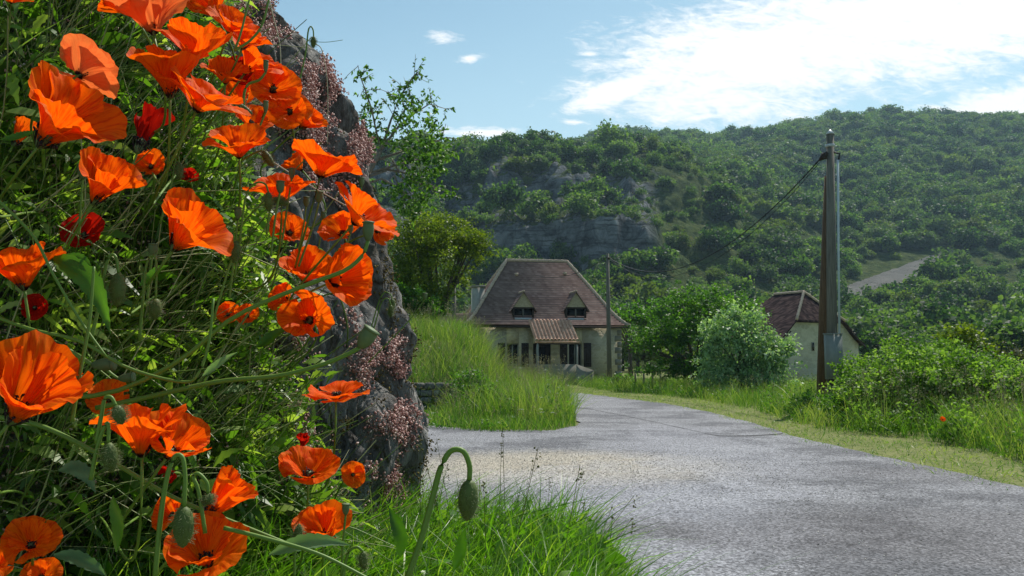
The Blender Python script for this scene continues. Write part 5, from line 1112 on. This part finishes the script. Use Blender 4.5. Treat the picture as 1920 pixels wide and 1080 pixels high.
PT_ = [
 (150, 203, 168, (.62, .52, .28), 70, 28, 'largest poppy at upper left, deep cup tilted up to the right', 'petal', .70),
 (152, 120, 128, (.25, .55, -.65), 45, 10, 'salmon-backed poppy seen from behind, just above the largest upper left poppy', 'petal_pale', .86),
 (285, 28, 150, (-.15, .85, .15), 55, 15, 'pale-backed poppy at the top edge, leftmost of the dense top cluster', 'petal_pale', .82),
 (368, 76, 148, (.20, .88, .18), 48, 22, 'broad open orange poppy in the middle of the dense top cluster', 'petal', .80),
 (325, 134, 138, (.10, .85, .25), 66, 30, 'cupped poppy hanging left below the broad one of the top cluster', 'petal', .78),
 (385, 175, 168, (.42, .80, .05), 40, 8, 'wide pleated poppy at the lower edge of the top cluster, seen from the side', 'petal', .77),
 (270, 236, 108, (.05, .75, -.45), 78, 62, 'dark crimson shaded poppy seen from behind, right of the largest upper left poppy', 'petal_dark', .95),
 (46, 245, 62, (.3, .8, -.3), 75, 50, 'small folded orange poppy near the left edge above the pair of pale leaves', 'petal', 1.0),
 (22, -8, 80, (.1, .8, .1), 30, 5, 'poppy cut by the top left corner of the picture', 'petal', .9),
 (222, 332, 108, (.55, .70, .22), 66, 38, 'bright cupped poppy below the dark crimson one at left', 'petal', .80),
 (288, 305, 56, (.2, .3, .8), 40, 20, 'little orange poppy peeping out right of the bright cupped one', 'petal', 1.05),
 (378, 416, 132, (.60, .68, .25), 62, 24, 'solitary pleated poppy in the centre of the bank with a drooping lower petal', 'petal', .80),
 (42, 498, 150, (-.05, .85, .15), 58, 20, 'big ragged poppy cut by the left edge above the long serrated leaf', 'petal', .70),
 (165, 432, 76, (.1, .3, .6), 40, 20, 'deep crimson poppy hidden in the shade of the stems left of the solitary one', 'petal_dark', 1.05),
 (72, 575, 50, (.2, .3, .6), 40, 20, 'small shaded crimson poppy under the big ragged left poppy', 'petal_dark', 1.0),
 (440, 35, 92, (.4, .7, .35), 50, 20, 'poppy at the top edge directly left of the bare rock top', 'petal', .95),
 (398, 8, 80, (-.2, .5, .7), 50, 30, 'orange poppy touching the top edge between the pale one and the rock', 'petal', .98),
 (488, 105, 84, (.55, .70, .12), 60, 20, 'orange poppy nearest the grey rock in the top cluster', 'petal', 1.0),
 (470, 140, 72, (.2, .4, .6), 55, 40, 'dark red cup-shaped poppy behind the brown seed capsule near the top', 'petal_dark', 1.08),
 (525, 165, 92, (.40, .35, .75), 35, 5, 'open poppy with a dark heart just right of the twisted stalk near the top', 'petal', 1.02),
 (546, 208, 84, (.1, .35, .80), 30, 5, 'flat orange poppy hanging below the dark-hearted one', 'petal', 1.04),
 (588, 218, 56, (.65, .45, .2), 60, 30, 'small ragged poppy furthest right in the upper cluster, against the rock', 'petal', 1.15),
 (455, 178, 72, (-.1, .5, .6), 50, 35, 'crumpled red poppy with magenta edges left of the dark-hearted one', 'petal', 1.08),
 (480, 222, 76, (.3, .6, .4), 45, 15, 'orange poppy tucked behind the star-shaped open one', 'petal', 1.08),
 (450, 262, 122, (.08, .80, .40), 46, 14, 'wide star-shaped poppy with dark heart and drooping crimson front petals', 'petal', .93),
 (612, 300, 138, (.25, .88, .02), 42, 8, 'broad side-on poppy overlapping the rock, with an orange upper petal like a fan', 'petal', .92),
 (552, 300, 46, (-.5, .6, .2), 60, 30, 'small folded red petal cup at the left of the broad fan-like poppy', 'petal', 1.1),
 (525, 350, 132, (.05, .85, .18), 38, 8, 'flat ruffled poppy among three green capsules in front of the rock', 'petal', .95),
 (548, 425, 74, (.35, .50, .60), 40, 12, 'orange poppy leaning right behind the thin dark stems, below the flat ruffled one', 'petal', 1.1),
 (688, 392, 122, (.62, .70, -.02), 42, 10, 'long drooping poppy furthest right, overlapping the rock edge and the trees', 'petal', .92),
 (722, 435, 52, (.55, .1, .5), 50, 30, 'small cupped poppy hanging at the lower tip of the rightmost drooping one', 'petal', 1.05),
 (640, 425, 84, (-.15, .55, .62), 45, 12, 'scarlet open poppy left of the big green capsule on the rock', 'petal', 1.08),
 (585, 495, 102, (.2, .62, .42), 55, 25, 'ragged orange poppy above the long diagonal stalk', 'petal', 1.02),
 (657, 515, 118, (.65, .25, .40), 55, 25, 'tall narrow poppy on the rock edge just above the diagonal stalk end', 'petal', .95),
 (530, 555, 54, (-.5, .4, .5), 50, 20, 'half-hidden orange poppy just left of the dark-eyed cup', 'petal', 1.08),
 (588, 586, 104, (.15, .20, .92), 66, 48, 'deep round poppy facing the viewer with a black eye in its cup', 'petal', .98),
 (630, 735, 124, (.02, .95, .10), 24, -4, 'lone butterfly-shaped poppy seen from the side low on the rock', 'petal', .98),
 (585, 870, 112, (.10, .88, .28), 48, 10, 'open poppy with dark heart low on the rock left of the tiny one', 'petal', .98),
 (664, 888, 48, (.3, .2, .8), 35, 8, 'tiny bright orange four-petalled poppy low on the rock', 'petal', 1.2),
 (610, 978, 104, (.12, .75, .48), 60, 34, 'lowest poppy by the rock foot, bowl with a dark heart', 'petal', .98),
 (572, 828, 36, (.3, .8, .2), 80, 60, 'small closed crimson poppy behind the open one low on the rock', 'petal_dark', 1.15),
 (96, 708, 180, (.60, .62, .22), 68, 30, 'huge bowl-shaped poppy at the lower left edge with one petal hanging down', 'petal', .60),
 (262, 808, 168, (.02, .90, .05), 62, 24, 'wide pleated poppy just right of the huge lower left one', 'petal', .68),
 (350, 815, 92, (.50, .60, .25), 60, 28, 'pleated poppy cup at the right end of the wide pleated one', 'petal', .70),
 (210, 742, 76, (.1, .6, .6), 40, 15, 'orange poppy squeezed behind the huge lower left one', 'petal', .80),
 (402, 1015, 140, (.10, .75, .42), 55, 22, 'large crumpled poppy at the bottom of the bank beside the fat hanging bud', 'petal', .68),
 (432, 922, 100, (.55, .65, -.15), 70, 55, 'tall upright single-petalled poppy rising above the crumpled bottom one', 'petal', .70),
 (318, 955, 58, (-.3, .5, .6), 50, 20, 'orange poppy left of the fat hanging bud, veined by leaf shadows', 'petal', .80),
 (75, 1005, 92, (.3, .6, .6), 50, 20, 'scarlet poppy among leaf stems near the bottom left corner', 'petal', .75),
 (82, 1072, 70, (.2, .6, .6), 45, 20, 'poppy cut by the bottom edge near the bottom left corner', 'petal', .78),
 (0, 1050, 60, (.2, .6, .5), 50, 20, 'poppy cut by the bottom left corner of the picture', 'petal', .75),
 (432, 585, 46, (.1, .3, .7), 40, 15, 'small distant orange poppy deep in the stems, left one of a close pair', 'petal', 1.25),
 (468, 588, 42, (.2, .3, .7), 40, 15, 'small distant orange poppy deep in the stems, right one of a close pair', 'petal', 1.25),
 (330, 880, 34, (.1, .1, .5), 80, 60, 'narrow crimson petal cup hanging beneath the wide pleated poppy', 'petal_dark', .78),
 (468, 68, 88, (.45, .75, .25), 52, 18, 'orange poppy wedged between the fork of two stems and the rock, in the top cluster', 'petal', .96),
 (428, 132, 86, (.2, .7, .5), 50, 20, 'orange-red poppy in the heart of the top cluster, left of the dark red cup', 'petal', .97),
 (232, 2, 90, (-.4, .7, .2), 55, 20, 'orange poppy cut by the top edge, left of the pale-backed one', 'petal', .95),
 (362, 330, 34, (.1, .3, .6), 60, 45, 'thin crimson poppy bloom in the shade above the solitary pleated one', 'petal_dark', 1.15),
]
for i, t in enumerate(PT_):
    a = t[:2]; poppy(a[0], a[1], t[2], t[3], t[4], t[5], t[6], t[7], D=t[8], seed=i+1)
lp = gp(1767, 800); poppy(1767, 785, 11, (0, .5, .8), 40, 10, 'single tiny red poppy in the far grass below the bramble thicket', D=lp.y-.3, seed=99, root=0)
stp = at(1767, 785, lp.y-.3); 
# buds and capsules : outline by lathe
def lathe(prof_, sides=14): return prof_
def pod_obj(kind, base, tip, r, parent):
    b, t = Vector(base), Vector(tip); ax = t-b; L = ax.length
    pr_ = {'bud': [(0, .25), (.06, .55), (.2, .85), (.4, 1.0), (.62, .95), (.82, .68), (.95, .32), (1, .05)], 'capsule': [(0, .3), (.1, .55), (.35, .88), (.6, 1.0), (.82, .93), (.88, .88), (.89, 1.08), (.96, 1.05), (1, .5)]}[kind]
    pts = [b+ax*a for a, _ in pr_]; rr2 = [r*q for _, q in pr_]
    mb = MB().tube(pts, rr2, 14); return mb.build('bud' if kind == 'bud' else 'capsule', M['bud' if kind == 'bud' else 'pod'], parent, smooth=True)
def budplant(kind, path, D, r_px, L_px, label, stem_r=.0011, dirv=None, hairs=True):
    """path: photo points from the root to the pod's attachment; pod hangs on from there"""
    D0 = D; P = [at(p[0], p[1], D0+(p[2] if len(p) > 2 else 0)) for p in path]
    base = P[0]; e = empty('poppy_'+kind, base, label, 'poppy bud' if kind == 'bud' else 'seed capsule', 'green poppy buds and capsules on the bank')
    Q = np.array([list(p-base) for p in P]); m = 26; tt_ = np.linspace(0, 1, m)
    C = catmull(Q, tt_) if len(Q) > 2 else Q
    stem_obj('stem', C, stem_r*1.25, stem_r, e)
    end = Vector(C[-1]); s = D0/F
    if dirv is None: d_ = (Vector(C[-1])-Vector(C[-3])).normalized()
    else: d_ = (RTv*dirv[0]+UPv*dirv[1]).normalized()
    tip = end+d_*L_px*s; pod_obj(kind, end, tip, r_px*s, e)
    if kind == 'bud' and hairs:
        n = 260; t_ = rng.uniform(.05, .95, n); rad = np.interp(t_, [0, .2, .4, .62, .82, 1], [.3, .85, 1, .95, .68, .05])*r_px*s; a_ = rng.random(n)*6.28
        dd = np.array(d_); u_ = np.cross(dd, [.3, .9, .1]); u_ /= np.linalg.norm(u_); w_ = np.cross(dd, u_)
        o_ = u_[None]*np.cos(a_)[:, None]+w_[None]*np.sin(a_)[:, None]; S = np.array(end)+dd[None]*(t_*L_px*s)[:, None]+o_*rad[:, None]
        E = S+(o_+rng.normal(0, .3, (n, 3)))*.0028; Vt, Ft = tubes(np.stack([S, (S+E)/2, E], 1), np.full((n, 3), .00012), 3); mob('hairs', Vt, Ft, M['hair'], e)
    return e
budplant('bud', [(762, 1090), (790, 1010), (812, 930), (826, 878), (845, 846), (868, 846), (880, 872), (880, 900)], .62, 19, 76, 'big hairy green bud hanging from an arched stalk in front of the road', .0019, (-.06, -1))
budplant('bud', [(290, 1090), (300, 980), (312, 900), (326, 858), (342, 858), (347, 900), (345, 950)], .60, 19, 76, 'fat hairy bud on a hooked stalk in front of the crumpled bottom poppy', .0015, (-.03, -1))
budplant('bud', [(170, 640), (188, 560), (198, 500), (208, 478), (218, 484), (222, 512)], .74, 15, 64, 'hairy bud hanging right of the long serrated leaf', .0013, (-.05, -1))
budplant('bud', [(262, 640), (268, 560), (274, 500), (284, 480), (293, 492), (292, 560)], .82, 12, 40, 'smaller hairy bud on a hook right of the one by the serrated leaf', .0011, (-.05, -1))
budplant('bud', [(180, 830), (190, 780), (196, 748), (208, 745), (217, 760)], .58, 12, 38, 'short bud hanging over the wide pleated poppy', .0012, (.35, -1))
budplant('bud', [(170, 900), (182, 840), (196, 800), (203, 796), (203, 830)], .58, 14, 56, 'hairy bud hanging left of the wide pleated poppy', .0012, (.12, -1))
budplant('capsule', [(-30, 720), (60, 742), (200, 738), (330, 680), (430, 600), (520, 556), (600, 525), (650, 505), (680, 478), (690, 452)], .72, 11, 38, 'green capsule at the tip of the long diagonal stalk, over the rock edge', .0017, (.02, 1))
budplant('capsule', [(180, 765), (260, 748), (340, 730), (420, 714), (520, 705), (600, 685), (650, 665), (674, 652)], .74, 16, 44, 'plump green capsule at the tip of the lower long stalk, in front of the rock', .0018, (.55, .8))
budplant('bud', [(440, 520), (452, 430), (462, 365), (480, 343), (497, 345), (503, 360)], .88, 8, 38, 'narrow bud on a hook in front of the flat ruffled poppy', .001, (.03, -1))
budplant('capsule', [(508, 480), (516, 410), (525, 362)], .86, 8, 24, 'green capsule standing in the middle of the flat ruffled poppy', .001, (.04, 1))
budplant('bud', [(500, 440), (505, 400), (512, 372)], .9, 7, 32, 'bud lying sideways below the flat ruffled poppy', .001, (.9, -.35))
budplant('capsule', [(560, 500), (585, 430), (598, 380)], .95, 8, 22, 'green capsule right of the flat ruffled poppy, against the dark rock', .001, (.02, 1))
budplant('capsule', [(528, 460), (540, 380), (547, 336)], .93, 6, 22, 'slender dark capsule right above the flat ruffled poppy', .0009, (.04, 1))
budplant('bud', [(455, 300), (475, 288), (492, 282)], .95, 8, 38, 'pale green bud slanting beside the broad fan-like poppy', .001, (.55, -.8))
budplant('capsule', [(560, 470), (570, 420), (574, 388)], 1.0, 6, 20, 'small bluish capsule between the flat ruffled and the scarlet open poppies', .0009, (.02, 1))
budplant('capsule', [(668, 400), (674, 370), (678, 350)], 1.25, 5, 18, 'small capsule on the rock edge above the rightmost drooping poppy', .001, (.02, 1))
budplant('capsule', [(640, 520), (648, 470), (657, 438)], 1.0, 5, 16, 'small capsule in front of the scarlet open poppy', .0009, (.05, 1))
budplant('capsule', [(590, 500), (600, 450), (606, 412)], 1.1, 5, 16, 'little yellowish capsule on the rock left of the scarlet open poppy', .0009, (.05, 1))
budplant('capsule', [(430, 560), (440, 470), (446, 412)], .92, 7, 24, 'dark capsule right of the solitary pleated poppy', .001, (.02, 1))
budplant('bud', [(400, 600), (430, 500), (450, 455), (450, 446), (444, 452)], .85, 10, 42, 'round hairy bud hanging right below the solitary pleated poppy', .001, (-.15, -1))
budplant('bud', [(545, 230), (560, 160), (573, 100), (578, 58), (583, 50), (587, 56), (588, 68)], 1.3, 5, 23, 'tiny bud on a hook standing against the sky at the rock top', .0011, (-.03, -1))
budplant('bud', [(690, 640), (700, 600), (712, 562), (722, 548), (732, 552), (735, 560)], 1.5, 5, 22, 'small bud hooked over the rock edge, upper one of a pair', .001, (.08, -1))
budplant('bud', [(694, 640), (704, 606), (716, 566), (728, 560), (733, 572)], 1.45, 5, 24, 'small bud hooked over the rock edge, lower one of a pair', .001, (-.04, -1))
budplant('capsule', [(690, 680), (730, 640), (768, 600), (790, 570), (796, 562)], 1.4, 5, 13, 'small pale capsule on a thin stalk reaching right past the rock edge', .0008, (.05, 1))
budplant('capsule', [(640, 1080), (644, 1010), (648, 966)], .95, 7, 22, 'dark green capsule standing right of the lowest poppy', .0012, (.02, 1))
budplant('bud', [(552, 1080), (553, 1040), (556, 1018)], .88, 8, 36, 'upright hairy bud left of the lowest poppy', .0012, (.15, 1))
budplant('capsule', [(276, 560), (282, 510), (286, 480)], .95, 8, 24, 'square-topped dark capsule between the crimson and the solitary poppies', .0011, (.02, 1))
budplant('capsule', [(120, 650), (150, 670), (172, 684)], .72, 12, 44, 'blue-green capsule lying sideways right of the huge lower left poppy', .0014, (1, .02))
budplant('capsule', [(196, 690), (210, 702), (222, 710)], .75, 9, 30, 'smaller blue-green capsule below the one lying sideways', .0012, (1, .1))
budplant('capsule', [(148, 440), (152, 380), (155, 336)], .95, 10, 30, 'dark capsule in the stems left of the bright cupped poppy', .0011, (.02, 1))
budplant('bud', [(300, 420), (320, 350), (330, 300), (334, 292), (336, 305)], .98, 7, 34, 'green bud hanging right of the little peeping poppy', .001, (0, -1))
budplant('capsule', [(457, 205), (458, 175), (466, 158), (486, 150), (498, 136)], .9, 5, 24, 'brown seed capsule on a twisted stalk in the top cluster', .0013, (.03, 1))
budplant('capsule', [(480, 260), (490, 230), (498, 212)], .98, 5, 24, 'small dark capsule below the dark-hearted poppy near the top', .001, (.02, 1))
budplant('bud', [(430, 190), (434, 190), (438, 193)], .86, 7, 42, 'long green bud lying across the stalks in the top cluster', .001, (.85, -.5))
budplant('bud', [(640, 1100), (652, 1040), (668, 1026), (681, 1034)], .8, 8, 34, 'nodding bud at the bottom edge in front of the lush grass', .0013, (.02, -1))
budplant('bud', [(385, 1000), (372, 920), (362, 895), (372, 888), (388, 905), (390, 925)], .66, 9, 22, 'dark hooked bud beside the tall upright petal', .0013, (.05, -1))
# extra stems crossing the bank
def longstem(path, D, r, label, m_=None, cat='stem'):
    P = np.array([list(at(p[0], p[1], D+(p[2] if len(p) > 2 else 0))) for p in path]); C = catmull(P, np.linspace(0, 1, 30))
    o = stem_obj('plant_stem', C, r, r*.7, None, m_=m_); tag(o, label, cat)
M['straw'] = foliage('dry_straw', (.3, .25, .15), (.45, .38, .25), (.5, .45, .3), 0)
longstem([(-20, 360), (60, 440), (100, 515), (150, 600), (200, 670)], .66, .0013, 'pale straight stem crossing the serrated leaf from the left edge')
longstem([(-20, 590), (60, 618), (150, 640), (240, 690), (340, 716), (372, 700), (392, 640), (400, 560)], .70, .0016, 'long bent green stem running right from the left edge above the huge poppy')
longstem([(-20, 780), (80, 800), (200, 860), (320, 930), (440, 980), (540, 1020)], .72, .0022, 'thick green stem sloping down to the right across the bottom of the bank')
longstem([(420, 990), (500, 1010), (600, 1040), (700, 1090)], .66, .0018, 'green stalk sloping from the crumpled bottom poppy to the bottom edge')
longstem([(500, -20), (512, 30), (524, 80), (527, 130)], 1.35, .0011, 'pale dry straw hanging down the rock at the top', M['straw'])
longstem([(592, 82), (604, 96), (614, 160), (614, 270)], 1.5, .0009, 'thin dry stalk hanging down the rock face right of the tiny hooked bud', M['straw'])
longstem([(566, 70), (585, 77), (612, 79), (643, 75)], 1.45, .0006, 'dark thread-like twig sticking out from the rock top into the sky', M['stem'])
longstem([(480, 283), (560, 335), (620, 370), (672, 398)], 1.02, .0010, 'pale straight straw slanting across the rock behind the broad fan-like poppy', M['straw'])
longstem([(440, 95), (452, 60), (462, 20), (470, -10)], .80, .0012, 'dark thin stem rising through the top edge left of the rock')
longstem([(440, 95), (470, 75), (492, 45), (506, -10)], .80, .0014, 'second stem forking right from the same point up to the top edge')
longstem([(135, 790), (150, 700), (168, 600), (176, 500)], .62, .0015, 'upright green stem rising behind the huge lower left poppy')
# big serrated leaves : blade follows a curve, edge toothed
def bigleaf(path, w_px, D, label, pale=.5, m_=None, teeth=9):
    P = np.array([list(at(p[0], p[1], D+(p[2] if len(p) > 2 else 0))) for p in path]); n = teeth*4+1; t = np.linspace(0, 1, n); C = catmull(P, t); T_ = norm(np.gradient(C, axis=0))
    view = np.array([0, -.8, .6]); S = norm(np.cross(T_, view)); W = w_px*D/F*np.sin(np.pi*np.clip(t, .02, .99)**.75)*(1-.22*((t*teeth) % 1)); up_ = norm(np.cross(S, T_))
    cols = [C-S*W[:, None]+up_*(W*.25)[:, None], C-S*W[:, None]*.5+up_*(W*.05)[:, None], C-up_*(W*.12)[:, None], C+S*W[:, None]*.5+up_*(W*.05)[:, None], C+S*W[:, None]+up_*(W*.25)[:, None]]
    mb = MB(); mb.grid(np.stack(cols, 1)); V_ = np.concatenate(mb.v); o = mob('serrated_leaf', V_, np.concatenate(mb.f[4]), m_ or M['lush'], var=np.clip(pale+.12*np.sin(np.arange(len(V_))*1.3), 0, 1)); tag(o, label, 'leaf', 'large leaves on the bank')
bigleaf([(100, 482), (125, 495), (165, 525), (190, 570), (208, 628)], 24, .70, 'long bright serrated leaf arching down below the big ragged left poppy', .35)
bigleaf([(170, 498), (140, 482), (98, 486)], 11, .705, 'short leaf tip joined behind the long serrated leaf', .25)
bigleaf([(505, 1040), (560, 1020), (610, 1015), (658, 1022)], 17, .78, 'pale grey-green toothed leaf lying below the lowest poppy', .3, M['leaf_pale'])
bigleaf([(218, 1035), (222, 990), (214, 950), (212, 928)], 12, .66, 'upright bright leaf between the stems at the bottom left', .5)
bigleaf([(100, 1040), (140, 1045), (180, 1065), (198, 1080)], 14, .66, 'dull grey-green leaf at the bottom left corner', .05, M['leaf_pale'])
bigleaf([(110, 882), (140, 878), (165, 895), (180, 925)], 16, .64, 'curled pale green leaf under the huge lower left poppy', .1, M['leaf_pale'])
bigleaf([(0, 262), (30, 258), (52, 252), (72, 245)], 13, .80, 'pair of pointed leaves at the left edge by the small folded poppy', .35)
bigleaf([(262, 535), (280, 522), (300, 505), (318, 498)], 13, .88, 'broad pointed leaf right of the smaller hairy bud', .35)
bigleaf([(480, 650), (500, 640), (520, 625), (545, 615)], 14, .95, 'dark broad leaf left of the deep round poppy', .1)
bigleaf([(750, 1045), (752, 1010), (740, 975), (728, 950)], 14, 1.0, 'dark broad leaf standing in the lush grass at the foot of the rock', .0)
bigleaf([(850, 1070), (862, 1040), (868, 1010), (872, 990)], 12, 1.0, 'dark rounded leaf under the big hanging bud', .0)
bigleaf([(380, 705), (400, 690), (425, 672), (446, 660)], 10, .85, 'silvery leaf in the middle of the bank above the lower long stalk', .5, M['leaf_pale'])
bigleaf([(375, 900), (392, 912), (410, 905), (418, 890)], 14, .85, 'round yellowish leaf behind the tall upright petal', .8)

# ================================================================== AIR
hzm, g = mat('valley_haze'); pv = g.n('ShaderNodeVolumePrincipled'); pv.inputs['Color'].default_value = (.50, .74, .95, 1); pv.inputs['Density'].default_value = .0002; pv.inputs['Anisotropy'].default_value = .3
ho_ = g.n('ShaderNodeOutputMaterial'); g.l(pv.outputs[0], ho_.inputs['Volume'])
o = MB().box((-960, -80, -12), (960, 1150, 330)).build('haze', hzm); tag(o, 'thin blue haze filling the valley', 'haze', kind='stuff')
